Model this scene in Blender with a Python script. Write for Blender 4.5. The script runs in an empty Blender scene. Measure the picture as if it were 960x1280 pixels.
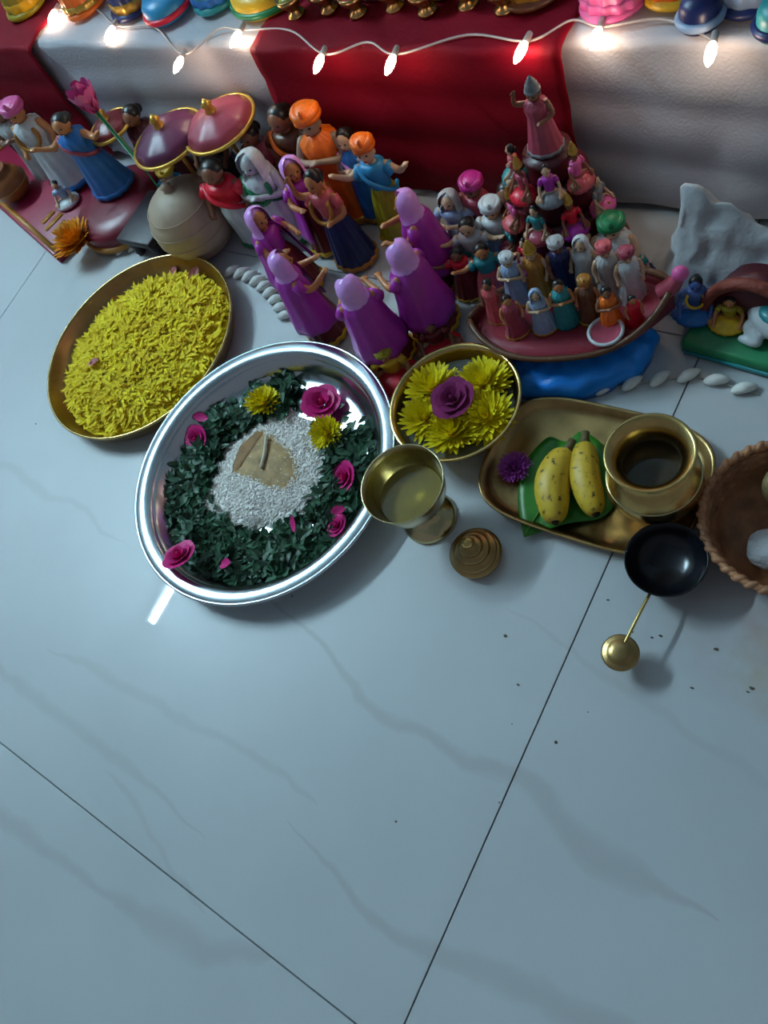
import bpy, bmesh, math, random
from mathutils import Vector, Matrix, noise
R = random.Random(7)
PI = math.pi
scn = bpy.context.scene
COL = scn.collection

# ------------------------------------------------------------------ camera
FPX = 970.0                       # focal length in pixels of the 960 x 1280 frame
CAM_H = 0.8
AX = Vector((0.8130688, 0.29951816, -0.49920737))    # world X, Y, Z seen in camera axes (right, down, forward)
AY = Vector((0.45134249, -0.86592165, 0.21556821))
AZ = Vector((-0.36770787, -0.40058528, -0.83923915))
cam_d = bpy.data.cameras.new('camera'); cam = bpy.data.objects.new('camera', cam_d); COL.objects.link(cam)
cam_d.sensor_fit = 'VERTICAL'; cam_d.sensor_height = 36.0; cam_d.lens = FPX / 1280 * 36.0
cam_d.clip_start = 0.01
right = Vector((AX[0], AY[0], AZ[0])); down = Vector((AX[1], AY[1], AZ[1])); fwd = Vector((AX[2], AY[2], AZ[2]))
m3 = Matrix((right, -down, -fwd)).transposed()
cam.matrix_world = Matrix.Translation((0, 0, CAM_H)) @ m3.to_4x4()
scn.camera = cam

# ------------------------------------------------------------------ world, exposure
world = bpy.data.worlds.new('world'); scn.world = world; world.use_nodes = True
bg = world.node_tree.nodes['Background']
bg.inputs[0].default_value = (0.52, 0.58, 0.68, 1); bg.inputs[1].default_value = 0.20
scn.view_settings.view_transform = 'Standard'; scn.view_settings.look = 'None'
scn.view_settings.gamma = 1.0; scn.view_settings.use_curve_mapping = False
scn.view_settings.exposure = 0.16
TUBE_STRENGTH = 400.0

def fl(px, py, z=0.0):
    """point at height z that the frame shows at (px, py)"""
    q = Vector((px - 480, py - 640, FPX)); w = Vector((q.dot(AX), q.dot(AY), q.dot(AZ)))
    t = (z - CAM_H) / w.z
    return Vector((w.x * t, w.y * t, z))

# ------------------------------------------------------------------ materials
MATS = {}
def mat(name, col, rough=0.5, metal=0.0, var=0.0, vscale=30.0, bump=0.0, bscale=60.0, coat=0.0, emit=None, es=0.0, trans=0.0, sss=0.0):
    if name in MATS: return MATS[name]
    m = bpy.data.materials.new(name); m.use_nodes = True
    nt = m.node_tree; b = nt.nodes['Principled BSDF']
    b.inputs['Base Color'].default_value = (*col, 1); b.inputs['Roughness'].default_value = rough
    b.inputs['Metallic'].default_value = metal; b.inputs['Coat Weight'].default_value = coat
    if trans: b.inputs['Transmission Weight'].default_value = trans
    if sss:
        b.inputs['Subsurface Weight'].default_value = sss; b.inputs['Subsurface Radius'].default_value = (.004, .003, .002)
    tc = nt.nodes.new('ShaderNodeTexCoord')
    if var:
        n = nt.nodes.new('ShaderNodeTexNoise'); n.inputs['Scale'].default_value = vscale; n.inputs['Detail'].default_value = 4
        nt.links.new(tc.outputs['Object'], n.inputs['Vector'])
        r = nt.nodes.new('ShaderNodeValToRGB')
        r.color_ramp.elements[0].position = .3; r.color_ramp.elements[1].position = .7
        r.color_ramp.elements[0].color = (*[max(0, c * (1 - var)) for c in col], 1)
        r.color_ramp.elements[1].color = (*[min(1, c * (1 + var)) for c in col], 1)
        nt.links.new(n.outputs[0], r.inputs[0]); nt.links.new(r.outputs[0], b.inputs['Base Color'])
    if bump:
        n2 = nt.nodes.new('ShaderNodeTexNoise'); n2.inputs['Scale'].default_value = bscale; n2.inputs['Detail'].default_value = 5
        nt.links.new(tc.outputs['Object'], n2.inputs['Vector'])
        bn = nt.nodes.new('ShaderNodeBump'); bn.inputs['Strength'].default_value = bump; bn.inputs['Distance'].default_value = .01
        nt.links.new(n2.outputs[0], bn.inputs['Height']); nt.links.new(bn.outputs[0], b.inputs['Normal'])
    if emit:
        b.inputs['Emission Color'].default_value = (*emit, 1); b.inputs['Emission Strength'].default_value = es
    MATS[name] = m
    return m

def paint(name, col, rough=0.38):           # painted clay
    return mat('paint_' + name, col, rough, var=.12, vscale=8, bump=.04, bscale=25)
P = {
 'purple': paint('purple', (.43, .03, .40)), 'lilac': paint('lilac', (.85, .40, 1.0), .25), 'magenta': paint('magenta', (.50, .02, .22)),
 'pink': paint('pink', (.75, .12, .36)), 'coral': paint('coral', (.62, .10, .12)), 'red': paint('red', (.75, .01, .035)),
 'darkred': paint('darkred', (.17, .012, .018)), 'maroon': paint('maroon', (.075, .008, .014)), 'orange': paint('orange', (.85, .16, .01)),
 'yellow': paint('yellow', (.75, .45, .02)), 'olive': paint('olive', (.34, .27, .01)), 'green': paint('green', (.01, .20, .07)),
 'teal': paint('teal', (.02, .27, .30)), 'blue': paint('blue', (.02, .16, .50)), 'sky': paint('sky', (.03, .28, .55)),
 'navy': paint('navy', (.008, .016, .10)), 'white': paint('white', (.62, .66, .68)), 'offwhite': paint('offwhite', (.50, .50, .50)),
 'paleblue': paint('paleblue', (.30, .42, .62)), 'black': paint('black', (.012, .012, .016)), 'brown': paint('brown', (.12, .045, .018)),
 'gold': mat('gold_paint', (.62, .36, .06), .35, .6, var=.15), 'ochre': paint('ochre', (.42, .17, .02)),
 'skin': paint('skin', (.55, .22, .08)), 'fair': paint('fair', (.66, .42, .26)), 'tan': paint('tan', (.36, .26, .18)), 'dusk': paint('dusk', (.25, .10, .05)),
 'skyskin': paint('skyskin', (.08, .16, .45)), 'hair': paint('hair', (.01, .008, .008)), 'lip': paint('lip', (.4, .01, .02)),
 'rose': paint('rose', (.40, .06, .10)), 'grey': paint('grey', (.22, .23, .25)),
}
brass = mat('brass', (.62, .43, .16), .24, 1.0, var=.25, vscale=18, bump=.03, bscale=40)
brass_dull = mat('brass_dull', (.42, .27, .11), .32, 1.0, var=.3, vscale=22, bump=.05, bscale=50)
brass_pale = mat('brass_pale', (.60, .50, .27), .20, 1.0, var=.2, vscale=15)
steel = mat('steel', (.62, .68, .72), .20, 1.0, var=.06, vscale=12)

# ------------------------------------------------------------------ object helpers
def setp(o, label=None, cat=None, group=None, kind=None):
    for k, v in (('label', label), ('category', cat), ('group', group), ('kind', kind)):
        if v: o[k] = v
    return o
def link_mesh(name, me, m, parent=None, smooth=True):
    o = bpy.data.objects.new(name, me); COL.objects.link(o)
    if parent: o.parent = parent
    if not me.materials: me.materials.append(None)
    o.material_slots[0].link = 'OBJECT'; o.material_slots[0].material = m
    return o
def tomesh(name, bm, smooth=True):
    bmesh.ops.recalc_face_normals(bm, faces=bm.faces)
    me = bpy.data.meshes.new(name); bm.to_mesh(me); bm.free()
    if smooth: me.polygons.foreach_set('use_smooth', [True] * len(me.polygons))
    return me
def obj(name, bm, m, parent=None, smooth=True): return link_mesh(name, tomesh(name, bm, smooth), m, parent)
def empty(name, loc, rz=0.0, sc=(1, 1, 1), label=None, cat=None, group=None):
    o = bpy.data.objects.new(name, None); COL.objects.link(o); o.empty_display_size = .02
    o.location = loc; o.rotation_euler = (0, 0, rz); o.scale = sc
    return setp(o, label, cat, group)

def lathe(bm, prof, seg=40, sx=1, sy=1, pleat=0, pn=12, c=(0, 0, 0), a0=0, a1=2 * PI, zp=0, M=None):
    """revolve (r, z) pairs; pleat waves the radius"""
    full = abs(a1 - a0 - 2 * PI) < 1e-6
    rings = []
    n = seg if full else seg + 1
    for i, (r, z) in enumerate(prof):
        ring = []
        if r < 1e-6 and full:
            ring = [bm.verts.new((c[0], c[1], c[2] + z))] * n
        else:
            for k in range(n):
                a = a0 + (a1 - a0) * k / seg
                rr = r * (1 + pleat * math.cos(pn * a))
                ring.append(bm.verts.new((c[0] + rr * math.cos(a) * sx, c[1] + rr * math.sin(a) * sy, c[2] + z + zp * math.cos(pn * a))))
        rings.append(ring)
    for a, b in zip(rings, rings[1:]):
        for k in range(seg):
            k2 = (k + 1) % n
            vs = []
            for v in (a[k], a[k2], b[k2], b[k]):
                if v not in vs: vs.append(v)
            if len(vs) > 2:
                try: bm.faces.new(vs)
                except ValueError: pass
    if M:
        vs = set(v for r_ in rings for v in r_)
        bmesh.ops.transform(bm, matrix=M, verts=list(vs))
    return bm
def ell(bm, c, r, seg=16, rings=10, M=None):
    """ellipsoid"""
    if not hasattr(r, '__len__'): r = (r, r, r)
    prof = [(math.sin(PI * i / rings), -math.cos(PI * i / rings)) for i in range(rings + 1)]
    prof[0] = (0, -1); prof[-1] = (0, 1)
    T = Matrix.Translation(c) @ (M or Matrix()) @ Matrix.Diagonal((*r, 1))
    lathe(bm, prof, seg, M=T); return bm
def tube(bm, pts, rad, seg=10, cap=True):
    """swept tube through points, radius a number or one per point"""
    pts = [Vector(p) for p in pts]
    if not hasattr(rad, '__len__'): rad = [rad] * len(pts)
    rings = []; up = Vector((0, 0, 1))
    for i, p in enumerate(pts):
        t = (pts[min(i + 1, len(pts) - 1)] - pts[max(i - 1, 0)]).normalized()
        u = up.cross(t)
        if u.length < 1e-3: u = Vector((1, 0, 0)).cross(t)
        u.normalize(); v = t.cross(u)
        rings.append([bm.verts.new(p + (u * math.cos(2 * PI * k / seg) + v * math.sin(2 * PI * k / seg)) * rad[i]) for k in range(seg)])
    for a, b in zip(rings, rings[1:]):
        for k in range(seg): bm.faces.new((a[k], a[(k + 1) % seg], b[(k + 1) % seg], b[k]))
    if cap: bm.faces.new(rings[0]); bm.faces.new(rings[-1])
    return bm
def spline(pts, n=8):
    pts = [Vector(p) for p in pts]; out = []
    for i in range(len(pts) - 1):
        p0 = pts[max(i - 1, 0)]; p1 = pts[i]; p2 = pts[i + 1]; p3 = pts[min(i + 2, len(pts) - 1)]
        for k in range(n):
            t = k / n
            out.append(.5 * ((2 * p1) + (p2 - p0) * t + (2 * p0 - 5 * p1 + 4 * p2 - p3) * t * t + (3 * p1 - p0 - 3 * p2 + p3) * t ** 3))
    out.append(pts[-1]); return out
def box(bm, lo, hi, bev=0.0, M=None):
    r = bmesh.ops.create_cube(bm, size=1)
    lo = Vector(lo); hi = Vector(hi)
    T = Matrix.Translation((lo + hi) / 2) @ Matrix.Diagonal((*(hi - lo), 1))
    if M: T = M @ T
    bmesh.ops.transform(bm, matrix=T, verts=r['verts'])
    if bev:
        es = list({e for v in r['verts'] for e in v.link_edges})
        bmesh.ops.bevel(bm, geom=es, offset=bev, segments=2, affect='EDGES', profile=.5)
    return bm
def torus(bm, Rr, r, seg=32, ts=8, M=None, sx=1, sy=1):
    prof = [(Rr + r * math.cos(2 * PI * k / ts), r * math.sin(2 * PI * k / ts)) for k in range(ts + 1)]
    lathe(bm, prof, seg, sx=sx, sy=sy, M=M)
    bmesh.ops.remove_doubles(bm, verts=bm.verts, dist=1e-6); return bm
B = bmesh.new

# ================================================================== SETTING
# floor: polished marble-look tiles 1.2 x 0.8 m
def tile_material():
    m = bpy.data.materials.new('polished_tile'); m.use_nodes = True; nt = m.node_tree; b = nt.nodes['Principled BSDF']
    N = nt.nodes.new; L = nt.links.new
    geo = N('ShaderNodeNewGeometry')
    nz = N('ShaderNodeTexNoise'); nz.inputs['Scale'].default_value = 11; nz.inputs['Detail'].default_value = 6
    L(geo.outputs['Position'], nz.inputs['Vector'])
    sub = N('ShaderNodeVectorMath'); sub.operation = 'SUBTRACT'; sub.inputs[1].default_value = (.5, .5, .5); L(nz.outputs['Color'], sub.inputs[0])
    sc = N('ShaderNodeVectorMath'); sc.operation = 'SCALE'; sc.inputs['Scale'].default_value = .045; L(sub.outputs[0], sc.inputs[0])
    add = N('ShaderNodeVectorMath'); L(geo.outputs['Position'], add.inputs[0]); L(sc.outputs[0], add.inputs[1])
    sep = N('ShaderNodeSeparateXYZ'); L(add.outputs[0], sep.inputs[0])
    def math_(op, a, b_=None, clamp=False):
        n = N('ShaderNodeMath'); n.operation = op; n.use_clamp = clamp
        for i, v in enumerate((a, b_)):
            if v is None: continue
            if isinstance(v, (int, float)): n.inputs[i].default_value = v
            else: L(v, n.inputs[i])
        return n.outputs[0]
    total = None
    # each vein: list of (x, y, halfwidth)
    veins = [
     ([(-.60, .06, .0), (-.429, .02, .006), (-.346, -.008, .008), (-.202, -.004, .010), (-.109, -.030, .019), (-.042, -.030, .008), (.02, -.03, 0)], .55),
     ([(-1.05, -.19, 0), (-.916, -.193, .008), (-.75, -.20, .010), (-.629, -.206, .007), (-.55, -.211, .004), (-.47, -.218, 0)], .40),
     ([(-.86, -.14, 0), (-.741, -.128, .007), (-.62, -.121, .009), (-.528, -.116, .006), (-.44, -.117, .005), (-.37, -.12, 0)], .35),
     ([(-.95, -.36, 0), (-.771, -.341, .014), (-.66, -.336, .010), (-.575, -.326, .007), (-.453, -.312, .016), (-.39, -.290, .012), (-.35, -.28, 0)], .50),
     ([(-.42, -.15, 0), (-.32, -.170, .005), (-.25, -.185, .008), (-.188, -.180, .012), (-.10, -.160, .016), (-.02, -.145, .012), (.1, -.13, 0)], .50),
     ([(-.66, -.22, 0), (-.60, -.235, .006), (-.54, -.255, .005), (-.48, -.272, .005), (-.44, -.28, 0)], .35),
     ([(-.30, .16, 0), (-.15, .12, .005), (0, .09, .006), (.2, .06, .0)], .25),
     ([(-1.6, .10, 0), (-1.3, .06, .01), (-1.0, .05, .008), (-.8, .03, 0)], .3),
     ([(-2.2, -.5, 0), (-1.2, -.56, .012), (-.4, -.50, .01), (.6, -.47, .016), (1.4, -.6, 0)], .5),
     ([(-2.2, -.9, 0), (-.9, -.86, .012), (.1, -.93, .01), (1.4, -.8, 0)], .5),
    ]
    for pts, amp in veins:
        x0 = pts[0][0]; x1 = pts[-1][0]; ys = [p[1] for p in pts]; y0 = min(ys) - .01; y1 = max(ys) + .01
        mr = N('ShaderNodeMapRange'); L(sep.outputs[0], mr.inputs[0]); mr.inputs[1].default_value = x0; mr.inputs[2].default_value = x1
        outs = []
        for idx, lo, hi in ((1, y0, y1), (2, 0, .03)):
            fc = N('ShaderNodeFloatCurve'); L(mr.outputs[0], fc.inputs['Value']); cu = fc.mapping.curves[0]
            vals = [((p[0] - x0) / (x1 - x0), (p[idx] - lo) / (hi - lo)) for p in pts]
            cu.points[0].location = vals[0]; cu.points[1].location = vals[-1]
            for v in vals[1:-1]: cu.points.new(*v)
            fc.mapping.update()
            o = math_('ADD', math_('MULTIPLY', fc.outputs[0], hi - lo), lo); outs.append(o)
        d = math_('ABSOLUTE', math_('SUBTRACT', sep.outputs[1], outs[0]))
        w = math_('ADD', outs[1], 1e-4)
        mk = math_('SUBTRACT', 1.15, math_('DIVIDE', d, w), True)
        mk = math_('MULTIPLY', math_('SMOOTH_MIN', mk, .8), amp * .75)
        mk = math_('MULTIPLY', mk, math_('GREATER_THAN', outs[1], .0008))
        total = mk if total is None else math_('MAXIMUM', total, mk)
    n2 = N('ShaderNodeTexNoise'); n2.inputs['Scale'].default_value = 2.2; n2.inputs['Detail'].default_value = 5; L(geo.outputs['Position'], n2.inputs['Vector'])
    ramp = N('ShaderNodeValToRGB'); ramp.color_ramp.elements[0].color = (.50, .52, .53, 1); ramp.color_ramp.elements[1].color = (.58, .60, .61, 1)
    ramp.color_ramp.elements[0].position = .35; ramp.color_ramp.elements[1].position = .65; L(n2.outputs[0], ramp.inputs[0])
    mx = N('ShaderNodeMix'); mx.data_type = 'RGBA'; L(total, mx.inputs[0]); L(ramp.outputs[0], mx.inputs[6]); mx.inputs[7].default_value = (.33, .31, .29, 1)
    # kumkum powder smudged near the ladle, ash by the basket
    def smudge(prev, c, r, col, amt, nscale):
        ds = N('ShaderNodeVectorMath'); ds.operation = 'DISTANCE'; L(add.outputs[0], ds.inputs[0]); ds.inputs[1].default_value = (*c, 0)
        f = math_('SUBTRACT', 1.0, math_('DIVIDE', ds.outputs['Value'], r), True)
        nn = N('ShaderNodeTexNoise'); nn.inputs['Scale'].default_value = nscale; nn.inputs['Detail'].default_value = 6; L(geo.outputs['Position'], nn.inputs['Vector'])
        f = math_('MULTIPLY', math_('MULTIPLY', f, math_('MULTIPLY', math_('SUBTRACT', nn.outputs[0], .3, True), 3.0)), amt, True)
        x = N('ShaderNodeMix'); x.data_type = 'RGBA'; L(f, x.inputs[0]); L(prev, x.inputs[6]); x.inputs[7].default_value = (*col, 1); return x.outputs[2]
    c_ = smudge(mx.outputs[2], (-.045, .225), .09, (.42, .30, .28), .8, 25)
    c_ = smudge(c_, (-.02, .19), .05, (.45, .33, .18), .7, 45)
    c_ = smudge(c_, (-.112, .352), .045, (.28, .12, .30), .7, 40)
    L(c_, b.inputs['Base Color'])
    b.inputs['Roughness'].default_value = .44; b.inputs['Specular IOR Level'].default_value = .7; b.inputs['Coat Weight'].default_value = .55; b.inputs['Coat Roughness'].default_value = .02
    b.inputs['IOR'].default_value = 1.5
    return m
TILE = tile_material()
grout = mat('grout', (.12, .13, .14), .9)
bm = B(); box(bm, (-3.3, -2.4, -.06), (1.9, 1.7, -.004)); floor = setp(obj('floor', bm, grout, smooth=False), kind='structure')
TX, TY, G = 1.2, .8, .0016
bm = B(); box(bm, (G / 2, G / 2, -.008), (TX - G / 2, TY - G / 2, 0), .0004); tile_me = tomesh('tile', bm, False)
for i in range(-3, 2):
    for j in range(-3, 3):
        x = -.2015 + TX * i; y = -.273 + TY * j
        if x < -3.9 or x > 1.8 or y > 1.6: continue
        t = link_mesh('tile', tile_me, TILE, floor); t.location = (x, y, 0)

plaster = mat('wall_plaster', (.52, .56, .58), .85, var=.05, vscale=3, bump=.05, bscale=80)
bm = B(); box(bm, (-3.3, -2.4, 0), (-3.2, 1.7, 2.9)); setp(obj('wall_left', bm, plaster, smooth=False), kind='structure')
bm = B(); box(bm, (-3.2, 1.62, 0), (1.9, 1.72, 2.9)); setp(obj('wall_back', bm, plaster, smooth=False), kind='structure')
bm = B(); box(bm, (-3.3, -2.4, 2.9), (1.9, 1.72, 3.0)); setp(obj('ceiling', bm, plaster, smooth=False), kind='structure')

# tube lamp on the left wall: its image is the bright bar on the polished floor
TUBE_Y0, TUBE_Y1, TUBE_Z = -.19, 1.02, 2.72
lamp = empty('tube_lamp', (-3.2, (TUBE_Y0 + TUBE_Y1) / 2, TUBE_Z), label='white tube lamp in a slim batten fixed to the side wall', cat='lamp')
hl = (TUBE_Y1 - TUBE_Y0) / 2
bm = B(); box(bm, (.001, -hl - .03, -.03), (.04, hl + .03, .03), .004); obj('housing', bm, mat('lamp_housing', (.8, .8, .8), .4), lamp)
bm = B(); tube(bm, [(.065, -hl, 0), (.065, hl, 0)], .018, 16); obj('tube', bm, mat('lamp_glow', (1, 1, 1), .5, emit=(.58, .86, 1.0), es=TUBE_STRENGTH), lamp)
for s in (-1, 1):
    bm = B(); box(bm, (.03, s * (hl + .015) - .012, -.018), (.085, s * (hl + .015) + .012, .018), .003); obj('end_cap', bm, MATS['lamp_housing'], lamp)

# ------------------------------------------------------------------ doll steps draped with cloth
SY, SZ, SD = .702, .23, .30        # front of the first step, its height, its depth
wood = mat('step_board', (.16, .10, .06), .7, var=.2)
def step(y0, z0, z1, label):
    t = empty('display_step', (-1.1, y0, 0), label=label, cat='step')
    bm = B(); box(bm, (-1.35, .012, z0), (1.75, SD, z1 - .004)); obj('board', bm, wood, t, False)
    return t
st1 = step(SY, 0.002, SZ, 'lowest broad display step behind the floor dolls, draped in white cloth')
st2 = step(SY + SD, 0.002, SZ * 2, 'second display step rising behind the lit lower step')
white_cloth = mat('white_cloth', (.50, .49, .53), .85, var=.05, vscale=4, bump=.12, bscale=300)
red_cloth = mat('red_satin', (.19, .001, .010), .7, var=.12, vscale=6, bump=.08, bscale=200)
red_cloth.node_tree.nodes['Principled BSDF'].inputs['Specular IOR Level'].default_value = .12
def drape(name, x0, x1, y0, ztop, depth, m, label, off, seed, fold=.006, top_wave=.002, hem=.012, cat='cloth'):
    """cloth lying on a tread and hanging down its front"""
    rnd = random.Random(seed); ph = [rnd.uniform(0, 6) for _ in range(6)]
    nx = max(24, int((x1 - x0) / .012)); path = []
    for k in range(15): path.append((y0 + depth * (1 - k / 15), ztop))
    for k in range(7):
        a = PI / 2 * k / 6; rr = .008
        path.append((y0 + rr - rr * math.sin(a) , ztop - rr + rr * math.cos(a)))
    for k in range(1, 19): path.append((y0, ztop - .008 - (ztop - .008 - hem) * k / 18))
    bm = B(); rows = []
    for i in range(nx + 1):
        x = x0 + (x1 - x0) * i / nx; row = []
        for k, (y, z) in enumerate(path):
            t = max(0, (k - 21) / 18)
            w = fold * t * (math.sin(x * 23 + ph[0] + 2 * t) + .6 * math.sin(x * 51 + ph[1]) + .4 * math.sin(9 * x + 7 * t + ph[2]))
            w2 = .006 * math.sin(t * 9 + 2.3 * math.sin(2.1 * x + ph[3])) * min(1, t * 4) * (1 if fold > .002 else 0)
            tz = top_wave * (math.sin(x * 31 + y * 40 + ph[4]) + math.sin(x * 13 - y * 60 + ph[5])) if k < 21 else 0
            edge = .006 * math.sin(x * 60 + ph[1]) if k in range(13, 22) and top_wave > .002 else 0
            row.append(bm.verts.new((x, y - off - abs(w) - abs(w2) + edge * .3, z + off + abs(tz))))
        rows.append(row)
    for a, b in zip(rows, rows[1:]):
        for k in range(len(path) - 1): bm.faces.new((a[k], a[k + 1], b[k + 1], b[k]))
    o = obj(name, bm, m); md = o.modifiers.new('thick', 'SOLIDIFY'); md.thickness = .0016; md.offset = 1
    return setp(o, label, cat)
drape('white_cloth', -2.44, .65, SY, SZ, SD - .004, white_cloth, 'plain white cloth covering the lowest display step and its front', .001, 3, .005)
drape('white_cloth', -2.44, .65, SY + SD, SZ * 2, SD - .004, white_cloth, 'white cloth covering the second, higher display step', .001, 4, .005)
drape('red_runner', -.86, -.405, SY - .014, SZ + .0025, .29, red_cloth, 'dark red satin runner hanging down the middle of the white step', .002, 5, .003, .003)
drape('red_runner', -2.05, -1.37, SY - .014, SZ + .0025, .29, red_cloth, 'dark red runner hanging over the step at the far left', .002, 6, .003, .003)

# ================================================================== FLOWERS (shared builders)
def petal_strip(bm, base, d, up, length, width, curl=.3, n=3, cup=.0):
    """a thin curved petal: n+1 cross rows, from base along d, curling towards up"""
    d = Vector(d).normalized(); up = Vector(up).normalized(); s = d.cross(up).normalized()
    prev = None
    for i in range(n + 1):
        t = i / n
        w = width * (math.sin(PI * (.12 + .80 * t)) if n > 1 else 1) * .5
        c = Vector(base) + d * length * t + up * length * curl * t * t
        a = bm.verts.new(c - s * w + up * cup * w); b_ = bm.verts.new(c + s * w + up * cup * w); mid = bm.verts.new(c) if cup else None
        cur = (a, mid, b_) if cup else (a, b_)
        if prev:
            for k in range(len(cur) - 1): bm.faces.new((prev[k], prev[k + 1], cur[k + 1], cur[k]))
        prev = cur
yel = mat('yellow_petal', (1.0, .76, .008), .55, var=.18, vscale=60, sss=.1)
yel2 = mat('yellow_core', (.90, .45, .004), .6, var=.2, vscale=80)
pinkp = mat('pink_petal', (.66, .012, .20), .5, var=.2, vscale=60)
darkp = mat('wine_petal', (.19, .003, .080), .85, var=.25, vscale=60)
orangep = mat('orange_petal', (1.0, .34, .004), .55, var=.2, vscale=60)
violetp = mat('violet_petal', (.42, .07, .40), .5, var=.2, vscale=60)
MUM = {}
def mum_mesh(seed):
    rnd = random.Random(seed); bm = B()
    for layer, (nn, el, ln, r0) in enumerate(((28, .08, 1.0, .12), (28, .28, .95, .12), (26, .50, .86, .11), (20, .78, .70, .08), (14, 1.1, .52, .05))):
        for k in range(nn):
            a = 2 * PI * (k + layer * .5 + rnd.uniform(-.25, .25)) / nn; e = el + rnd.uniform(-.08, .1)
            d = Vector((math.cos(a) * math.cos(e), math.sin(a) * math.cos(e), math.sin(e)))
            u = Vector((-math.cos(a) * math.sin(e), -math.sin(a) * math.sin(e), math.cos(e)))
            petal_strip(bm, (math.cos(a) * r0, math.sin(a) * r0, .06 + layer * .06), d, u, ln * rnd.uniform(.85, 1.08), .24, .18, 3, .5)
    return tomesh('petals', bm)
def rose_mesh(seed):
    rnd = random.Random(seed); bm = B()
    for layer, (nn, r0, h, tilt) in enumerate(((5, .50, .55, .9), (5, .38, .62, .6), (4, .25, .66, .35), (3, .12, .68, .15))):
        for k in range(nn):
            a0 = 2 * PI * (k + layer * .37) / nn; wd = 2 * PI / nn * .72; rows = []
            for i in range(5):
                t = i / 4; row = []
                for j in range(6):
                    s = j / 5 * 2 - 1; a = a0 + s * wd
                    ed = (1 - .35 * s * s * t)
                    r = r0 * (.35 + .65 * t) + tilt * .5 * t * t * ed + rnd.uniform(-.012, .012)
                    row.append(bm.verts.new((math.cos(a) * r, math.sin(a) * r, .05 + h * t * ed * (1 - .35 * tilt * t))))
                rows.append(row)
            for p, q in zip(rows, rows[1:]):
                for j in range(5): bm.faces.new((p[j], p[j + 1], q[j + 1], q[j]))
    return tomesh('petals', bm)
MUMS = [mum_mesh(i) for i in range(4)]; ROSES = [rose_mesh(10 + i) for i in range(3)]
bm = B(); ell(bm, (0, 0, .22), (.22, .22, .2), 14, 8); CORE = tomesh('centre', bm)
bm = B(); ell(bm, (0, 0, .3), (.13, .13, .3), 12, 8); RCORE = tomesh('centre', bm)
def flower(kind, loc, r, label, cat='flower', group=None, tilt=(0, 0), m=None, name=None, i=0, core=None):
    e = empty(name or ('chrysanthemum' if kind == 'mum' else 'rose'), loc, R.uniform(0, 6), (r, r, r), label, cat, group)
    e.rotation_euler = (tilt[0], tilt[1], R.uniform(0, 6))
    if kind == 'mum':
        link_mesh('petals', MUMS[i % 4], m or yel, e); link_mesh('centre', CORE, core or yel2, e)
    else:
        link_mesh('petals', ROSES[i % 3], m or pinkp, e); link_mesh('centre', RCORE, core or m or pinkp, e)
    return e

# ================================================================== STEEL PLATE WITH LEAVES AND RICE
SPz = .036; sp = fl(322, 580, SPz); sp.z = 0; SPR = .200
pl = empty('steel_plate', sp, label='large round steel plate holding green leaves, white rice and pink roses', cat='plate')
bm = B(); K_ = .955
lathe(bm, [(r_ * K_, z_) for r_, z_ in ((0, .002), (.150, .002), (.158, .004), (.168, .014), (.176, .028), (.181, .0345), (.186, .0360), (.198, .0362), (.2005, .0345), (.2005, .0325), (.198, .0320), (.186, .0330),
           (.180, .0310), (.172, .0250), (.164, .0090), (.156, .0004), (0, .0004))], 128)
obj('dish', bm, steel, pl)
bm = B(); torus(bm, .1995 * K_, .0022, 128, 8, Matrix.Translation((0, 0, .0345))); obj('rolled_rim', bm, steel, pl)
def inplate(px, py, z=.02):
    p = fl(px, py, z); return p
# rice mound
rice_m = mat('rice', (.98, .94, .88), .6, var=.02, vscale=90)
rc = inplate(331, 586, .02)
def rice_h(x, y):
    a = math.atan2(y, x); rr = math.hypot(x, y)
    Rm = .101 * (1 + .10 * math.sin(2 * a + .6) + .10 * math.sin(3 * a + 1.5) + .05 * math.sin(7 * a))
    t = rr / Rm
    return 0 if t >= 1 else .016 * (1 - t ** 2.6) + .0015 * noise.noise(Vector((x * 90, y * 90, 1)))
rice = empty('rice_mound', (rc.x, rc.y, .0022), label='mound of white rice with tan paste spread on top, in the steel plate', cat='rice')
bm = B(); rows = []; n = 44
for i in range(n + 1):
    rows.append([])
    for j in range(n + 1):
        x = (i / n - .5) * .25; y = (j / n - .5) * .25; rows[-1].append(bm.verts.new((x, y, rice_h(x, y) - .0003)))
for i in range(n):
    for j in range(n):
        if max(v.co.z for v in (rows[i][j], rows[i + 1][j], rows[i][j + 1], rows[i + 1][j + 1])) > 0: bm.faces.new((rows[i][j], rows[i + 1][j], rows[i + 1][j + 1], rows[i][j + 1]))
for v in [v for v in bm.verts if not v.link_faces]: bm.verts.remove(v)
obj('heap', bm, rice_m, rice)
def scatter_mesh(name, items, m, parent=None):
    """items: list of (verts, faces) joined quickly"""
    V = []; F = []
    for vs, fs in items:
        o = len(V); V.extend(vs); F.extend(tuple(i + o for i in f) for f in fs)
    me = bpy.data.meshes.new(name); me.from_pydata(V, [], F); me.polygons.foreach_set('use_smooth', [True] * len(me.polygons))
    return link_mesh(name, me, m, parent)
def grain(p, d, l, w):
    d = d.normalized(); s = d.cross(Vector((0.3, .1, 1))).normalized(); u = s.cross(d)
    vs = [p - d * l / 2] + [p + (s * math.cos(a) + u * math.sin(a)) * w for a in (0, PI / 2, PI, 1.5 * PI)] + [p + d * l / 2]
    return [v[:] for v in vs], [(0, 1, 2), (0, 2, 3), (0, 3, 4), (0, 4, 1), (5, 2, 1), (5, 3, 2), (5, 4, 3), (5, 1, 4)]
items = []
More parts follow.
